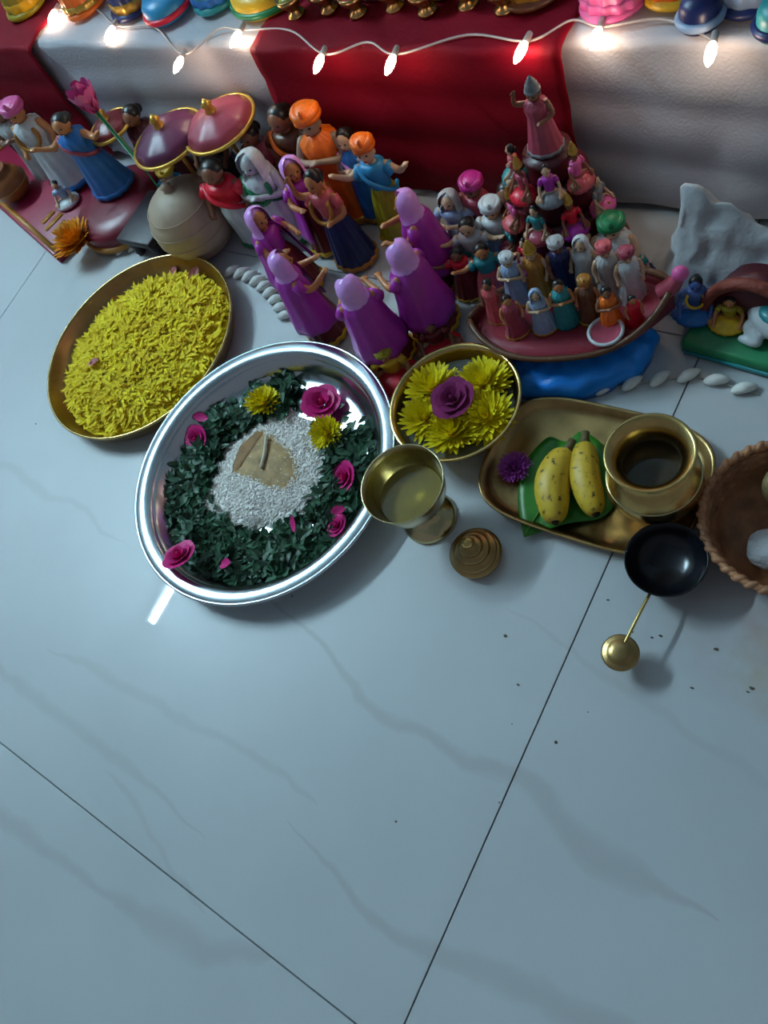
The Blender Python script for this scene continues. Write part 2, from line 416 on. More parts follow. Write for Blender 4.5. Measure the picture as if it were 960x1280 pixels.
while len(items) < 5200:
    x = R.uniform(-.12, .12); y = R.uniform(-.12, .12); h = rice_h(x, y)
    if h <= .0004: 
        if R.random() > .02 or math.hypot(x, y) > .11: continue
        h = .003
    items.append(grain(Vector((x, y, h + .0005)), Vector((R.gauss(0, 1), R.gauss(0, 1), R.gauss(0, .3))), R.uniform(.0055, .0075), .0011))
o = scatter_mesh('rice_grains', items, rice_m, rice); o['kind'] = 'stuff'
paste = mat('tan_paste', (.42, .27, .11), .65, var=.3, vscale=60, bump=.2, bscale=120)
def blob(name, pts, m, parent, hfun, thick=.0012, n=5):
    """patch following a height function; pts outline in local xy"""
    c = sum((Vector((p[0], p[1], 0)) for p in pts), Vector()) / len(pts); out = spline([Vector((p[0], p[1], 0)) for p in pts + [pts[0]]], 6)[:-1]
    bm = B(); rings = []
    for k in range(n + 1):
        t = 1 - k / n
        rings.append([bm.verts.new(((q := c + (p - c) * max(t, .001)).x, q.y, hfun(q.x, q.y) + (thick * min(1, k * .8) if k else -.0006))) for p in out])
    for a, b_ in zip(rings, rings[1:]):
        for i in range(len(out)): bm.faces.new((a[i], a[(i + 1) % len(out)], b_[(i + 1) % len(out)], b_[i]))
    return obj(name, bm, m, parent)
def loc2(px, py, org, z): p = fl(px, py, z) - org; return (p.x, p.y)
pz = .018; RO = Vector((rc.x, rc.y, 0))
blob('paste_patch', [loc2(*p, RO, pz) for p in ((322, 532), (350, 548), (372, 575), (370, 605), (340, 612), (312, 600), (290, 592), (292, 568), (305, 545))], paste, rice, rice_h, .0022)
blob('paste_patch', [loc2(*p, RO, pz) for p in ((318, 535), (330, 538), (312, 570), (296, 592), (288, 585), (298, 556))], mat('brown_paste', (.26, .13, .04), .65, var=.3, vscale=60), rice, rice_h, .0032)
a = fl(333, 545, .023); b_ = fl(326, 586, .023)
bm = B(); tube(bm, spline([a - RO, (a + b_) / 2 - RO + Vector((.002, 0, 0)), b_ - RO], 6), [.0024] * 12 + [.001], 10); obj('camphor_stick', bm, mat('pale_stick', (.62, .58, .44), .6), rice).location = (0, 0, -.002)

# green tulsi leaves around the rice
leafm = mat('tulsi_leaf', (.022, .085, .040), .5, var=.55, vscale=45)
def leaf_piece(p, d, up, l, w):
    d = d.normalized(); s = d.cross(up).normalized()
    vs = [p, p + d * l * .35 + s * w * .5 + up * w * .15, p + d * l * .4, p + d * l * .35 - s * w * .5 + up * w * .15, p + d * l - up * w * .2, p + d * l * .72 + s * w * .33, p + d * l * .72 - s * w * .33]
    return [v[:] for v in vs], [(0, 1, 2), (0, 2, 3), (1, 5, 2), (2, 6, 3), (5, 4, 2), (2, 4, 6)]
items = []; tries = 0
while len(items) < 3600 and tries < 60000:
    tries += 1
    a = R.uniform(0, 2 * PI); r = .156 * math.sqrt(R.random()); x = sp.x + r * math.cos(a); y = sp.y + r * math.sin(a)
    if math.hypot(x - rc.x, y - rc.y) < .088 + .006 * noise.noise(Vector((x * 60, y * 60, 2))): continue
    # bare steel shows towards the far right of the plate
    ang = math.degrees(math.atan2(y - sp.y, x - sp.x)) % 360
    if 45 < ang < 105 and r > .06 and R.random() < .97: continue
    if 118 <= ang < 150 and r > .12 and R.random() < .8: continue
    dens = noise.noise(Vector((x * 38, y * 38, 0)))
    if dens < -.32: continue
    h = .004 + .016 * max(0, .6 + dens) * R.random() * (1 if r < .14 else .6)
    el = R.gauss(.25, .35); ph = R.uniform(0, 6.28)
    d = Vector((math.cos(ph) * math.cos(el), math.sin(ph) * math.cos(el), abs(math.sin(el))))
    up = Vector((R.gauss(0, .4), R.gauss(0, .4), 1)).normalized()
    items.append(leaf_piece(Vector((x, y, h)), d, up, R.uniform(.012, .022), R.uniform(.007, .011)))
setp(scatter_mesh('tulsi_leaves', items, leafm), 'heap of small dark green leaves ringing the rice', 'leaves', kind='stuff')
FG = 'flowers on the steel plate'
flower('rose', fl(394, 497, .03) - Vector((0, 0, .022)), .030, 'big pink rose at the back of the steel plate beside bare steel', group=FG, tilt=(.2, .1), i=0)
flower('rose', fl(240, 540, .03) - Vector((0, 0, .02)), .022, 'pink rose on leaves at the left side of the steel plate', group=FG, tilt=(-.4, .2), i=1)
flower('rose', fl(428, 590, .03) - Vector((0, 0, .018)), .023, 'pink rose against the right rim of the steel plate', group=FG, tilt=(.2, -.4), i=2)
flower('rose', fl(224, 697, .045) - Vector((0, 0, .008)), .026, 'pink rose lying over the front rim of the steel plate, above the light bar', group=FG, tilt=(.3, -.2), i=0)
flower('rose', fl(417, 652, .03) - Vector((0, 0, .018)), .017, 'small pink rose near the brass goblet side of the steel plate', group=FG, tilt=(.1, .3), i=1)
flower('mum', fl(325, 500, .028) - Vector((0, 0, .014)), .026, 'yellow chrysanthemum behind the rice in the steel plate', group=FG, i=0, tilt=(.3, 0))
flower('mum', fl(405, 535, .028) - Vector((0, 0, .014)), .024, 'yellow chrysanthemum right of the rice in the steel plate', group=FG, i=1, tilt=(.4, .3))
def loose_petal(loc, r, m, label, group, name='petal'):
    bm = B(); petal_strip(bm, (-r, 0, 0), (1, 0, 0), (0, 0, 1), 2 * r, 1.3 * r, .35, 5, .5)
    o = obj(name, bm, m); o.location = loc; o.rotation_euler = (R.uniform(-.5, .5), R.uniform(-.4, .2), R.uniform(0, 6)); return setp(o, label, 'petal', group)
for px, py, r, lb in ((370, 655, .010, 'loose pink petal in front of the rice'), (284, 706, .011, 'loose pink petal by the front inside rim of the plate'),
                      (422, 640, .010, 'loose pink petal touching the small rose'), (253, 522, .010, 'loose pink petal above the left rose')):
    loose_petal(fl(px, py, .024), r, pinkp, lb, 'loose pink petals on the leaves')

# ================================================================== BRASS PLATE OF YELLOW PETALS
yp = fl(171, 429, .03); yp.z = 0
t = empty('brass_plate', yp, label='round brass plate heaped with yellow flower petals, left of the steel plate', cat='plate')
bm = B(); lathe(bm, [(r_ * .965, z_) for r_, z_ in ((0, .002), (.150, .002), (.160, .006), (.169, .020), (.173, .030), (.1745, .033), (.1765, .033), (.1775, .031), (.1765, .028), (.172, .016), (.164, .003), (.154, 0), (0, 0))], 112)
obj('dish', bm, brass_dull, t)
bm = B(); torus(bm, .1760 * .965, .0020, 112, 8, Matrix.Translation((0, 0, .0315))); obj('rolled_rim', bm, brass, t)
pc = yp + Vector((.010, -.004, 0))
def heap_h(x, y):
    r = math.hypot(x - pc.x, y - pc.y) / .156
    return 0 if r > 1 else .004 + .030 * (1 - r ** 4) + .005 * noise.noise(Vector((x * 22, y * 22, 3)))
bm = B(); prof = [(0, .031), (.05, .030), (.09, .028), (.12, .022), (.136, .013), (.146, .004), (.145, .0025), (0, .0025)]
items = []
while len(items) < 7800:
    a = R.uniform(0, 2 * PI); r = .157 * math.sqrt(R.random()); x = pc.x + r * math.cos(a); y = pc.y + r * math.sin(a)
    h = heap_h(x, y)
    if h <= 0: continue
    if math.hypot(x - yp.x, y - yp.y) > .160: continue
    ph = R.uniform(0, 6.28); el = R.gauss(.10, .22)
    d = Vector((math.cos(ph) * math.cos(el), math.sin(ph) * math.cos(el), math.sin(el)))
    up = Vector((R.gauss(0, .22), R.gauss(0, .22), 1)).normalized()
    ln_ = R.uniform(.014, .026)
    if math.hypot(x + d.x * ln_ - yp.x, y + d.y * ln_ - yp.y) > .158: continue
    items.append(leaf_piece(Vector((x, y, max(.006, h - R.random() * .007))), d, up, ln_, R.uniform(.0045, .0075)))
lathe(bm, [(r, z) for r, z in prof], 48); base = tomesh('heap', bm)
mats_y = mat('yellow_shred', (1.0, .70, .006), .75, var=.15, vscale=40)
ph_ = empty('petal_heap', (pc.x, pc.y, 0.0), label='heap of shredded yellow chrysanthemum petals filling the brass plate', cat='petals')
link_mesh('heap', base, mat('yellow_heap', (.98, .76, .01), .6, var=.3, vscale=60), ph_)
o = scatter_mesh('shredded_petals', items, mats_y, ph_); o.location = (-pc.x, -pc.y, 0); o['kind'] = 'stuff'
for px, py, lb in ((232, 332, 'pink petal at the back of the yellow petal heap'), (118, 455, 'pink petal on the left of the yellow petal heap'), (205, 326, 'pink petal near the far rim of the yellow plate'), (140, 365, 'faded pink petal at the upper left of the yellow heap')):
    p = fl(px, py, .036); p.z = max(.006, heap_h(p.x, p.y) + .004)
    loose_petal(p, .012, mat('faded_pink', (.55, .16, .18), .55, var=.2), lb, 'pink petals on the yellow heap')

# ================================================================== BRASS BOWL WITH FLOATING FLOWERS
bb = fl(567, 501, .05); bb.z = 0
t = empty('brass_bowl', bb, 0, (.95, .95, 1), label='polished brass bowl with yellow chrysanthemums and one wine-red rose floating', cat='bowl')
bm = B(); lathe(bm, [(0, .006), (.035, .006), (.055, .014), (.070, .028), (.078, .044), (.081, .050), (.0855, .0515), (.0862, .050), (.083, .0475), (.0805, .043), (.073, .027), (.058, .012), (.042, .004), (.040, 0), (.034, 0), (.032, .004), (0, .004)], 96)
obj('vessel', bm, brass, t)
bm = B(); lathe(bm, [(0, .0335), (.0735, .0335)], 64); obj('water', bm, mat('water', (.30, .32, .28), .03, trans=.6), t)
GB = 'chrysanthemums floating in the brass bowl'
for k, (px, py, r, lb) in enumerate(((538, 482, .034, 'yellow chrysanthemum at the left of the brass bowl'), (528, 518, .031, 'yellow chrysanthemum at the lower left of the brass bowl'), (562, 538, .034, 'deeper yellow chrysanthemum at the front of the brass bowl'),
        (603, 476, .035, 'pale yellow chrysanthemum at the back right of the brass bowl'), (606, 516, .035, 'yellow chrysanthemum at the right of the brass bowl'))):
    flower('mum', fl(px, py, .048) - Vector((0, 0, .016)), r, lb, group=GB, i=k, tilt=(R.uniform(-.2, .2), R.uniform(-.2, .2)))
flower('rose', fl(561, 488, .080) - Vector((0, 0, .027)), .030, 'wine-red rose resting among yellow flowers in the brass bowl', m=darkp, i=1, tilt=(.1, 0))

# ================================================================== BRASS GOBLET, SMALL LIDDED POT
cp = fl(502, 604, .098); cp.z = 0
t = empty('brass_goblet', cp, 0, (.88, .88, 1), label='open brass goblet on a short stem beside the steel plate', cat='goblet')
bm = B(); lathe(bm, [(0, .050), (.020, .051), (.036, .058), (.046, .072), (.0505, .090), (.0530, .0985), (.0545, .0990), (.0548, .0975), (.0525, .089), (.048, .071), (.038, .055), (.022, .047), (0, .046)], 80)
obj('cup', bm, brass_pale, t)
bm = B(); lathe(bm, [(.0, .049), (.018, .048), (.012, .044), (.011, .040), (.019, .036), (.022, .031), (.019, .026), (.011, .022), (.012, .018), (.024, .013), (.034, .008), (.038, .004), (.038, 0), (0, 0)], 64); obj('stem_and_foot', bm, brass_pale, t)
bm = B(); lathe(bm, [(0, .0675), (.0425, .0675)], 48); obj('oil', bm, mat('oil', (.40, .30, .06), .05, trans=.5), t)
kp = fl(595, 692, .01); kp.z = 0
t = empty('kumkum_holder', kp, label='tiny brass powder holder with ringed lid in front of the goblet', cat='holder')
bm = B(); lathe(bm, [(0, 0), (.020, 0), (.026, .003), (.030, .010), (.030, .014), (.025, .017), (.0, .017)], 56); obj('base', bm, brass_dull, t)
bm = B(); lathe(bm, [(0, .017), (.026, .017), (.0268, .019), (.025, .021), (.0195, .0215), (.0190, .0245), (.0196, .026), (.018, .0275), (.013, .028), (.0125, .032), (.0132, .0335), (.011, .035), (.006, .0355), (.0055, .040), (0, .040)], 56); lid = obj('lid', bm, brass_dull, t)
bm = B(); ell(bm, (0, 0, .044), (.007, .007, .007)); obj('knob', bm, brass, lid)

# ================================================================== BRASS TRAY, BETEL LEAF, BANANAS, POT
tc = Vector((-.256, .327, 0))
t = empty('brass_tray', tc, .02, label='dull brass tray with rounded corners carrying bananas and the brass pot', cat='tray')
def superell(bm, rings, a, b_, nexp=4.2, seg=96):
    prev = None
    for (off, z) in rings:
        if off is None: cur = [bm.verts.new((0, 0, z))] * seg
        else:
            cur = []
            for k in range(seg):
                th = 2 * PI * k / seg; c, s = math.cos(th), math.sin(th)
                cur.append(bm.verts.new(((a + off) * math.copysign(abs(c) ** (2 / nexp), c), (b_ + off) * math.copysign(abs(s) ** (2 / nexp), s), z)))
        if prev:
            for k in range(seg):
                vs = []
                for v in (prev[k], prev[(k + 1) % seg], cur[(k + 1) % seg], cur[k]):
                    if v not in vs: vs.append(v)
                bm.faces.new(vs)
        prev = cur
bm = B(); superell(bm, [(None, .0025), (-.03, .0025), (-.014, .003), (-.007, .008), (-.003, .015), (0, .0165), (.0012, .0155), (0, .0138), (-.003, .012), (-.006, .006), (-.012, .0004), (None, 0)], .122, .082, 3.6)
obj('dish', bm, brass_dull, t)
bm = B()
# betel leaf (heart-shaped) under the bananas
leafg = mat('betel_leaf', (.035, .22, .012), .35, var=.25, vscale=25)
lc = fl(712, 612, .006)
le = empty('betel_leaf', (lc.x, lc.y, .0035), label='bright green heart-shaped betel leaf under the two bananas', cat='leaf')
tip = fl(657, 668, .018) - lc; tip.z = 0; ux = tip.normalized(); uy = Vector((-ux.y, ux.x, 0)); Ln = .080
outl = spline([fl(*p, .008) - lc for p in ((655, 672), (647, 622), (657, 578), (684, 548), (708, 552), (730, 540), (762, 566), (774, 612), (756, 645), (706, 656), (655, 672))], 7)[:-1]
cc = sum(outl, Vector()) / len(outl); bm = B(); prev = None
for k in range(7):
    f_ = max(1 - k / 6, .002)
    cur = [bm.verts.new((cc.x + (p.x - cc.x) * f_, cc.y + (p.y - cc.y) * f_, .0012 + .004 * f_ ** 3 + .0008 * math.sin(14 * i_ / len(outl) * PI) * f_)) for i_, p in enumerate(outl)]
    if prev:
        for q in range(len(cur)): bm.faces.new((prev[q], prev[(q + 1) % len(cur)], cur[(q + 1) % len(cur)], cur[q]))
    prev = cur
bm.faces.new(prev)
o = obj('blade', bm, leafg, le); md = o.modifiers.new('thick', 'SOLIDIFY'); md.thickness = .0006
tp0 = fl(657, 668, .008) - lc; tp1 = fl(722, 556, .008) - lc
bm = B(); tube(bm, [Vector((tp0.x, tp0.y, .0062)), Vector((tp0.x, tp0.y, 0)).lerp(Vector((tp1.x, tp1.y, 0)), .5) + Vector((0, 0, .0022)), Vector((tp1.x, tp1.y, .0048))], [.0006, .0012, .0014], 8); obj('midrib', bm, mat('leaf_rib', (.10, .32, .05), .4), le)
# bananas
ban = bpy.data.materials.new('banana_skin'); ban.use_nodes = True
def banana_mat():
    nt = ban.node_tree; b = nt.nodes['Principled BSDF']; b.inputs['Roughness'].default_value = .45
    tcn = nt.nodes.new('ShaderNodeTexCoord'); mp = nt.nodes.new('ShaderNodeMapping'); mp.inputs['Scale'].default_value = (150, 150, 110)
    nt.links.new(tcn.outputs['Object'], mp.inputs['Vector'])
    n = nt.nodes.new('ShaderNodeTexNoise'); n.inputs['Scale'].default_value = 1.0; n.inputs['Detail'].default_value = 5; nt.links.new(mp.outputs[0], n.inputs['Vector'])
    r = nt.nodes.new('ShaderNodeValToRGB'); e = r.color_ramp.elements
    e[0].position = .30; e[0].color = (.03, .018, .008, 1); e[1].position = .40; e[1].color = (.62, .40, .03, 1)
    x = e.new(.7); x.color = (.70, .48, .035, 1)
    nt.links.new(n.outputs[0], r.inputs[0]); nt.links.new(r.outputs[0], b.inputs['Base Color'])
banana_mat()
def banana(pts, rad, label):
    c0 = Vector(pts[1]); 
    e = empty('banana', (c0.x, c0.y, .006), label=label, cat='banana', group='bananas on the betel leaf')
    path = spline([Vector(p) - e.location for p in pts], 8); n = len(path)
    rr = []
    for i in range(n):
        u = i / (n - 1); rr.append(rad * (max(.0, math.sin(PI * (.06 + .90 * u))) ** .42))
    bm = B(); rings = []; seg = 15
    for i, p in enumerate(path):
        tt = (path[min(i + 1, n - 1)] - path[max(i - 1, 0)]).normalized(); u_ = Vector((0, 0, 1)).cross(tt).normalized(); v_ = tt.cross(u_)
        rings.append([bm.verts.new(p + (u_ * math.cos(2 * PI * k / seg) + v_ * math.sin(2 * PI * k / seg)) * rr[i] * (1 + .05 * math.cos(5 * 2 * PI * k / seg))) for k in range(seg)])
    for a, b2 in zip(rings, rings[1:]):
        for k in range(seg): bm.faces.new((a[k], a[(k + 1) % seg], b2[(k + 1) % seg], b2[k]))
    bm.faces.new(rings[0]); bm.faces.new(rings[-1]); obj('peel', bm, ban, e)
    d0 = (path[0] - path[2]).normalized(); bm = B(); tube(bm, [path[0] - d0 * .002, path[0] + d0 * .010, path[0] + d0 * .016], [.0065, .0045, .005], 8); obj('stalk', bm, mat('banana_stalk', (.12, .09, .03), .7), e)
    d1 = (path[-1] - path[-3]).normalized(); bm = B(); tube(bm, [path[-1] - d1 * .003, path[-1] + d1 * .003], [.006, .003], 8); obj('tip', bm, mat('banana_tip', (.02, .013, .008), .8), e)
banana([fl(708, 565, .026), fl(690, 605, .028), fl(694, 652, .024)], .0195, 'fatter spotted ripe banana lying further from the brass pot')
banana([fl(731, 556, .026), fl(731, 600, .027), fl(745, 642, .024)], .0165, 'slimmer spotted ripe banana lying against the brass pot')
flower('mum', fl(641, 580, .02) - Vector((0, 0, .012)), .019, 'small violet flower at the left edge of the brass tray', m=violetp, i=2, name='violet_flower', core=violetp)
flower('rose', fl(869, 606, .01) - Vector((0, 0, .009)), .013, 'small violet flower on the floor between brass pot and basket', m=violetp, i=2, name='violet_flower')
pt = fl(812, 566, .105); pt.z = .0026
t = empty('brass_pot', pt, 0, (.84, .84, 1), label='round brass water pot with flared rim standing on the tray', cat='pot')
bm = B(); lathe(bm, [(0, .004), (.030, .005), (.048, .020), (.053, .038), (.046, .058), (.034, .070), (.0325, .080), (.036, .090), (.048, .100), (.0505, .1030), (.0495, .1045), (.046, .1035),
                     ], 4) if False else None
bm.free(); bm = B()
lathe(bm, [(0, 0), (.034, 0), (.036, .003), (.031, .007), (.040, .014), (.052, .026), (.0575, .042), (.054, .058), (.043, .070), (.0375, .075), (.0360, .082), (.038, .089), (.045, .097), (.0505, .1015), (.0515, .1035), (.0500, .1045), (.047, .1035),
           (.040, .0975), (.0345, .090), (.0325, .082), (.034, .074), (.042, .066), (.051, .054), (.053, .042), (.048, .026), (.036, .012), (0, .008)], 96)
obj('vessel', bm, brass, t)
bm = B(); torus(bm, .0545, .0016, 80, 8, Matrix.Translation((0, 0, .056))); obj('band', bm, brass_pale, t)
bm = B(); lathe(bm, [(0, .062), (.0440, .062)], 48); obj('water', bm, mat('pot_water', (.05, .035, .02), .04), t)

# ================================================================== BLACK LADLE
lb_ = fl(832, 698, .040); lb_.z = 0
t = empty('incense_ladle', lb_, 0, (1, 1, 1), label='black iron bowl ladle with thin brass handle ending in a disc', cat='ladle')
blk = mat('black_iron', (.008, .008, .011), .22, .3, var=.3, vscale=30)
bm = B(); lathe(bm, [(r_ * .93, z_) for r_, z_ in ((0, .0), (.016, 0), (.026, .006), (.036, .018), (.041, .034), (.0425, .0395), (.0420, .0405), (.0405, .0395), (.036, .030), (.028, .021), (.015, .016), (0, .0145))], 72); obj('bowl', bm, blk, t)
he = fl(775, 815, .030) - lb_; hd = Vector((he.x, he.y, 0)).normalized()
bm = B(); tube(bm, spline([hd * .036 + Vector((0, 0, .030)), hd * .06 + Vector((0, 0, .0315)), Vector((he.x, he.y, .029))], 8), .0017, 10); h_ = obj('handle', bm, brass, t)
bm = B(); lathe(bm, [(0, 0), (.009, 0), (.016, .002), (.0182, .004), (.0182, .0065), (.0165, .008), (.0135, .0074), (.012, .009), (.006, .0105), (.0, .0110)], 48, c=(he.x, he.y, .022)); obj('end_disc', bm, brass_dull, h_)
bm = B(); lathe(bm, [(.006, 0), (.0075, 0), (.005, .008), (.004, .0185), (.0, .0185)], 24, c=(he.x, he.y, 0)); obj('foot', bm, brass_dull, h_)

# ================================================================== WOVEN BASKET
bk = Vector((-.052, .330, 0))
t = empty('woven_basket', bk, label='shallow round brown woven basket at the right edge of the scene', cat='basket')
cane = mat('cane', (.30, .12, .05), .5, var=.35, vscale=60); cane2 = mat('cane_light', (.42, .19, .09), .5, var=.3, vscale=60)
bm = B(); lathe(bm, [(0, .003), (.055, .003), (.066, .010), (.074, .034), (.078, .034), (.0700, .008), (.058, 0), (0, 0)], 64); obj('lining', bm, cane, t)
for k in range(9):
    z = .004 + k * .0042; rr = .0655 + .0125 * (k / 8) ** .8
    bm = B(); n = 150; prev = None
    pts = [Vector(((rr + .0016 * math.cos(24 * 2 * PI * i / n + PI * (k % 2))) * math.cos(2 * PI * i / n), (rr + .0016 * math.cos(24 * 2 * PI * i / n + PI * (k % 2))) * math.sin(2 * PI * i / n), z)) for i in range(n + 1)]
    tube(bm, pts, .0023, 6, False); obj('weave_strand', bm, cane if k % 2 else cane2, t)
bm = B()
pts = [Vector(((.079 + .0022 * math.cos(40 * a)) * math.cos(a), (.079 + .0022 * math.cos(40 * a)) * math.sin(a), .040 + .0022 * math.sin(40 * a))) for a in [2 * PI * i / 400 for i in range(401)]]
tube(bm, pts, .0034, 6, False); torus(bm, .079, .0035, 64, 8, Matrix.Translation((0, 0, .040))); obj('braided_rim', bm, cane2, t)
def blobby(name, loc, r, m, label, cat, seed, sz=.8, group=None):
    bm = B(); ell(bm, (0, 0, r * sz), (r, r, r * sz), 20, 14)
    for v in bm.verts: v.co += v.co.normalized() * r * .10 * noise.noise(v.co * (2.2 / r) + Vector((seed, 0, 0)))
    o = obj(name, bm, m); o.location = loc; return setp(o, label, cat, group)
coconut = empty('coconut', (-.058, .362, .004), label='pale husked coconut lying in the woven basket', cat='coconut')
bm = B(); ell(bm, (0, 0, .026), (.030, .026, .026), 24, 16)
for v in bm.verts: v.co += Vector((noise.noise(v.co * 200), noise.noise(v.co * 210), 0)) * .0012
obj('shell', bm, mat('coconut_husk', (.42, .34, .16), .8, var=.3, vscale=80, bump=.4, bscale=160), coconut)
bm = B(); lathe(bm, [(.010, 0), (.006, .006), (.002, .018), (0, .022)], 12, pleat=.2, pn=5, c=(.0, 0, .050)); obj('fibre_tuft', bm, MATS['coconut_husk'], coconut)
blobby('cotton_ball', (-.060, .298, .004), .021, mat('cotton', (.55, .55, .56), .95, bump=.5, bscale=200), 'white cotton wad lying in the woven basket', 'cotton', 4)

# ================================================================== WHITE FLOWER CHAINS ON THE FLOOR
budm = mat('white_bud', (.82, .82, .78), .6, var=.1, vscale=50)
bm = B(); ell(bm, (0, 0, .005), (.013, .0062, .005), 14, 8)
for v in bm.verts:
    v.co.y *= 1 - .35 * max(0, v.co.x / .013); v.co.z += .0012 * math.cos(v.co.x * 240)
BUD = tomesh('bud', bm)
def garland(pts, label, n, twist=.55, sc=1.0):
    e = empty('flower_garland', (0, 0, 0), label=label, cat='garland')
    path = spline([fl(*p) for p in pts], 10); L = [0]
    for a, b_ in zip(path, path[1:]): L.append(L[-1] + (b_ - a).length)
    e.location = path[len(path) // 2]
    def at(s):
        for i in range(len(path) - 1):
            if L[i + 1] >= s: k = (s - L[i]) / max(1e-9, L[i + 1] - L[i]); return path[i].lerp(path[i + 1], k), (path[i + 1] - path[i]).normalized()
        return path[-1], (path[-1] - path[-2]).normalized()
    bm = B(); tube(bm, [p - e.location + Vector((0, 0, .0015)) for p in path], .0011, 6); obj('thread', bm, mat('thread', (.5, .5, .45), .8), e)
    for i in range(n):
        p, d = at(L[-1] * (i + .5) / n)
        b2 = link_mesh('bud', BUD, budm, e); b2.location = p - e.location; b2.scale = (sc, sc, sc)
        b2.rotation_euler = (0, 0, math.atan2(d.y, d.x) + twist + R.uniform(-.12, .12))
garland(((648, 484), (700, 491), (745, 489), (800, 480), (865, 472), (905, 481), (948, 494)), 'white bud garland curving on the floor in front of the boat', 9, .5, 1.1)
garland(((286, 340), (315, 348), (342, 370), (362, 402)), 'white petal garland behind the steel plate, beside the dancers', 9, 1.1, 1.15)
garland(((145, 318), (168, 312), (198, 306), (220, 302)), 'short white bud garland behind the yellow petal plate', 5, .6, .8)

# ================================================================== PAINTED CLAY FIGURINES
def remesh(bm, vox):
    me = tomesh('tmp', bm); o = bpy.data.objects.new('tmp', me); COL.objects.link(o)
    md = o.modifiers.new('r', 'REMESH'); md.mode = 'VOXEL'; md.voxel_size = vox
    sm = o.modifiers.new('s', 'SMOOTH'); sm.factor = .5; sm.iterations = 2
    dg = bpy.context.evaluated_depsgraph_get(); ev = o.evaluated_get(dg); res = bpy.data.meshes.new_from_object(ev)
    bpy.data.objects.remove(o); res.polygons.foreach_set('use_smooth', [True] * len(res.polygons)); res.materials.clear(); return res
def limb(bm, pts, rad):
    tube(bm, spline(pts, 4), [r for i in range(len(rad) - 1) for r in [rad[i] + (rad[i + 1] - rad[i]) * k / 4 for k in range(4)]] + [rad[-1]], 10)
    for p, r in zip(pts, rad): ell(bm, p, r * .98, 10, 6)
def hand(bm, p, d):
    p = Vector(p); d = Vector(d).normalized(); s = d.cross(Vector((0, 0, 1)))
    s = s.normalized() if s.length > .01 else Vector((1, 0, 0))
    ell(bm, p + d * .022, (.026, .026, .03), 10, 6)
    for k in range(4): tube(bm, [p + d * .03 + s * (k - 1.5) * .014, p + d * (.075 - .008 * abs(k - 1.4)) + s * (k - 1.5) * .017], [.011, .008], 6)
    tube(bm, [p + s * .02, p + d * .035 + s * .045], [.011, .008], 6)
def body_mesh(pose):
    bm = B(); zs = 0
    if pose == 'seat': zs = -.34
    o = Vector((0, 0, zs))
    lathe(bm, [(0, .40), (.12, .42), (.125, .47), (.098, .58), (.105, .66), (.125, .73), (.115, .775), (.05, .80), (.045, .84), (0, .845)], 24, sy=.72, c=o)
    ell(bm, o + Vector((0, -.005, .905)), (.082, .088, .098), 20, 14)
    ell(bm, o + Vector((0, -.05, .862)), (.045, .04, .03), 12, 8)
    ell(bm, o + Vector((0, -.096, .893)), (.014, .02, .022), 8, 6)
    for s in (-1, 1): ell(bm, o + Vector((s * .085, 0, .895)), (.014, .02, .03), 8, 6)
    A = {'down': [((.14, 0, .75), (.185, -.01, .62), (.17, -.09, .52)), ] * 2, 'pray': [((.14, 0, .75), (.19, -.07, .62), (.03, -.17, .68))] * 2,
         'side': [((.14, 0, .75), (.26, -.04, .70), (.36, -.10, .78))] * 2, 'raise': [((.14, 0, .75), (.24, -.05, .80), (.20, -.09, .98)), ((.14, 0, .75), (.20, -.04, .62), (.10, -.16, .60))],
         'seat': [((.14, 0, .75), (.21, -.05, .60), (.20, -.20, .50))] * 2, 'fwd': [((.14, 0, .75), (.18, -.10, .66), (.12, -.26, .68))] * 2}[pose]
    for s, pts in zip((-1, 1), A):
        pts = [o + Vector((s * p[0], p[1], p[2])) for p in pts]; limb(bm, pts, [.042, .034, .024]); hand(bm, pts[-1], pts[-1] - pts[-2])
    if pose == 'seat':
        for s in (-1, 1):
            limb(bm, [(s * .07, .02, .10), (s * .27, -.12, .085), (-s * .06, -.24, .055)], [.085, .07, .045]); ell(bm, (-s * .12, -.25, .045), (.06, .035, .03), 10, 6)
        ell(bm, (0, .03, .08), (.14, .11, .08), 14, 8)
    else:
        for s in (-1, 1):
            limb(bm, [(s * .055, 0, .43), (s * .06, -.01, .24), (s * .06, 0, .05)], [.07, .05, .036]); ell(bm, (s * .062, -.045, .028), (.034, .075, .028), 10, 6)
    return remesh(bm, .0125)
BODY = {k: body_mesh(k) for k in ('down', 'pray', 'side', 'raise', 'seat', 'fwd')}
def mk(f): bm = B(); f(bm); return tomesh('part', bm)
def shell(bm, prof, **k): lathe(bm, prof, **k)
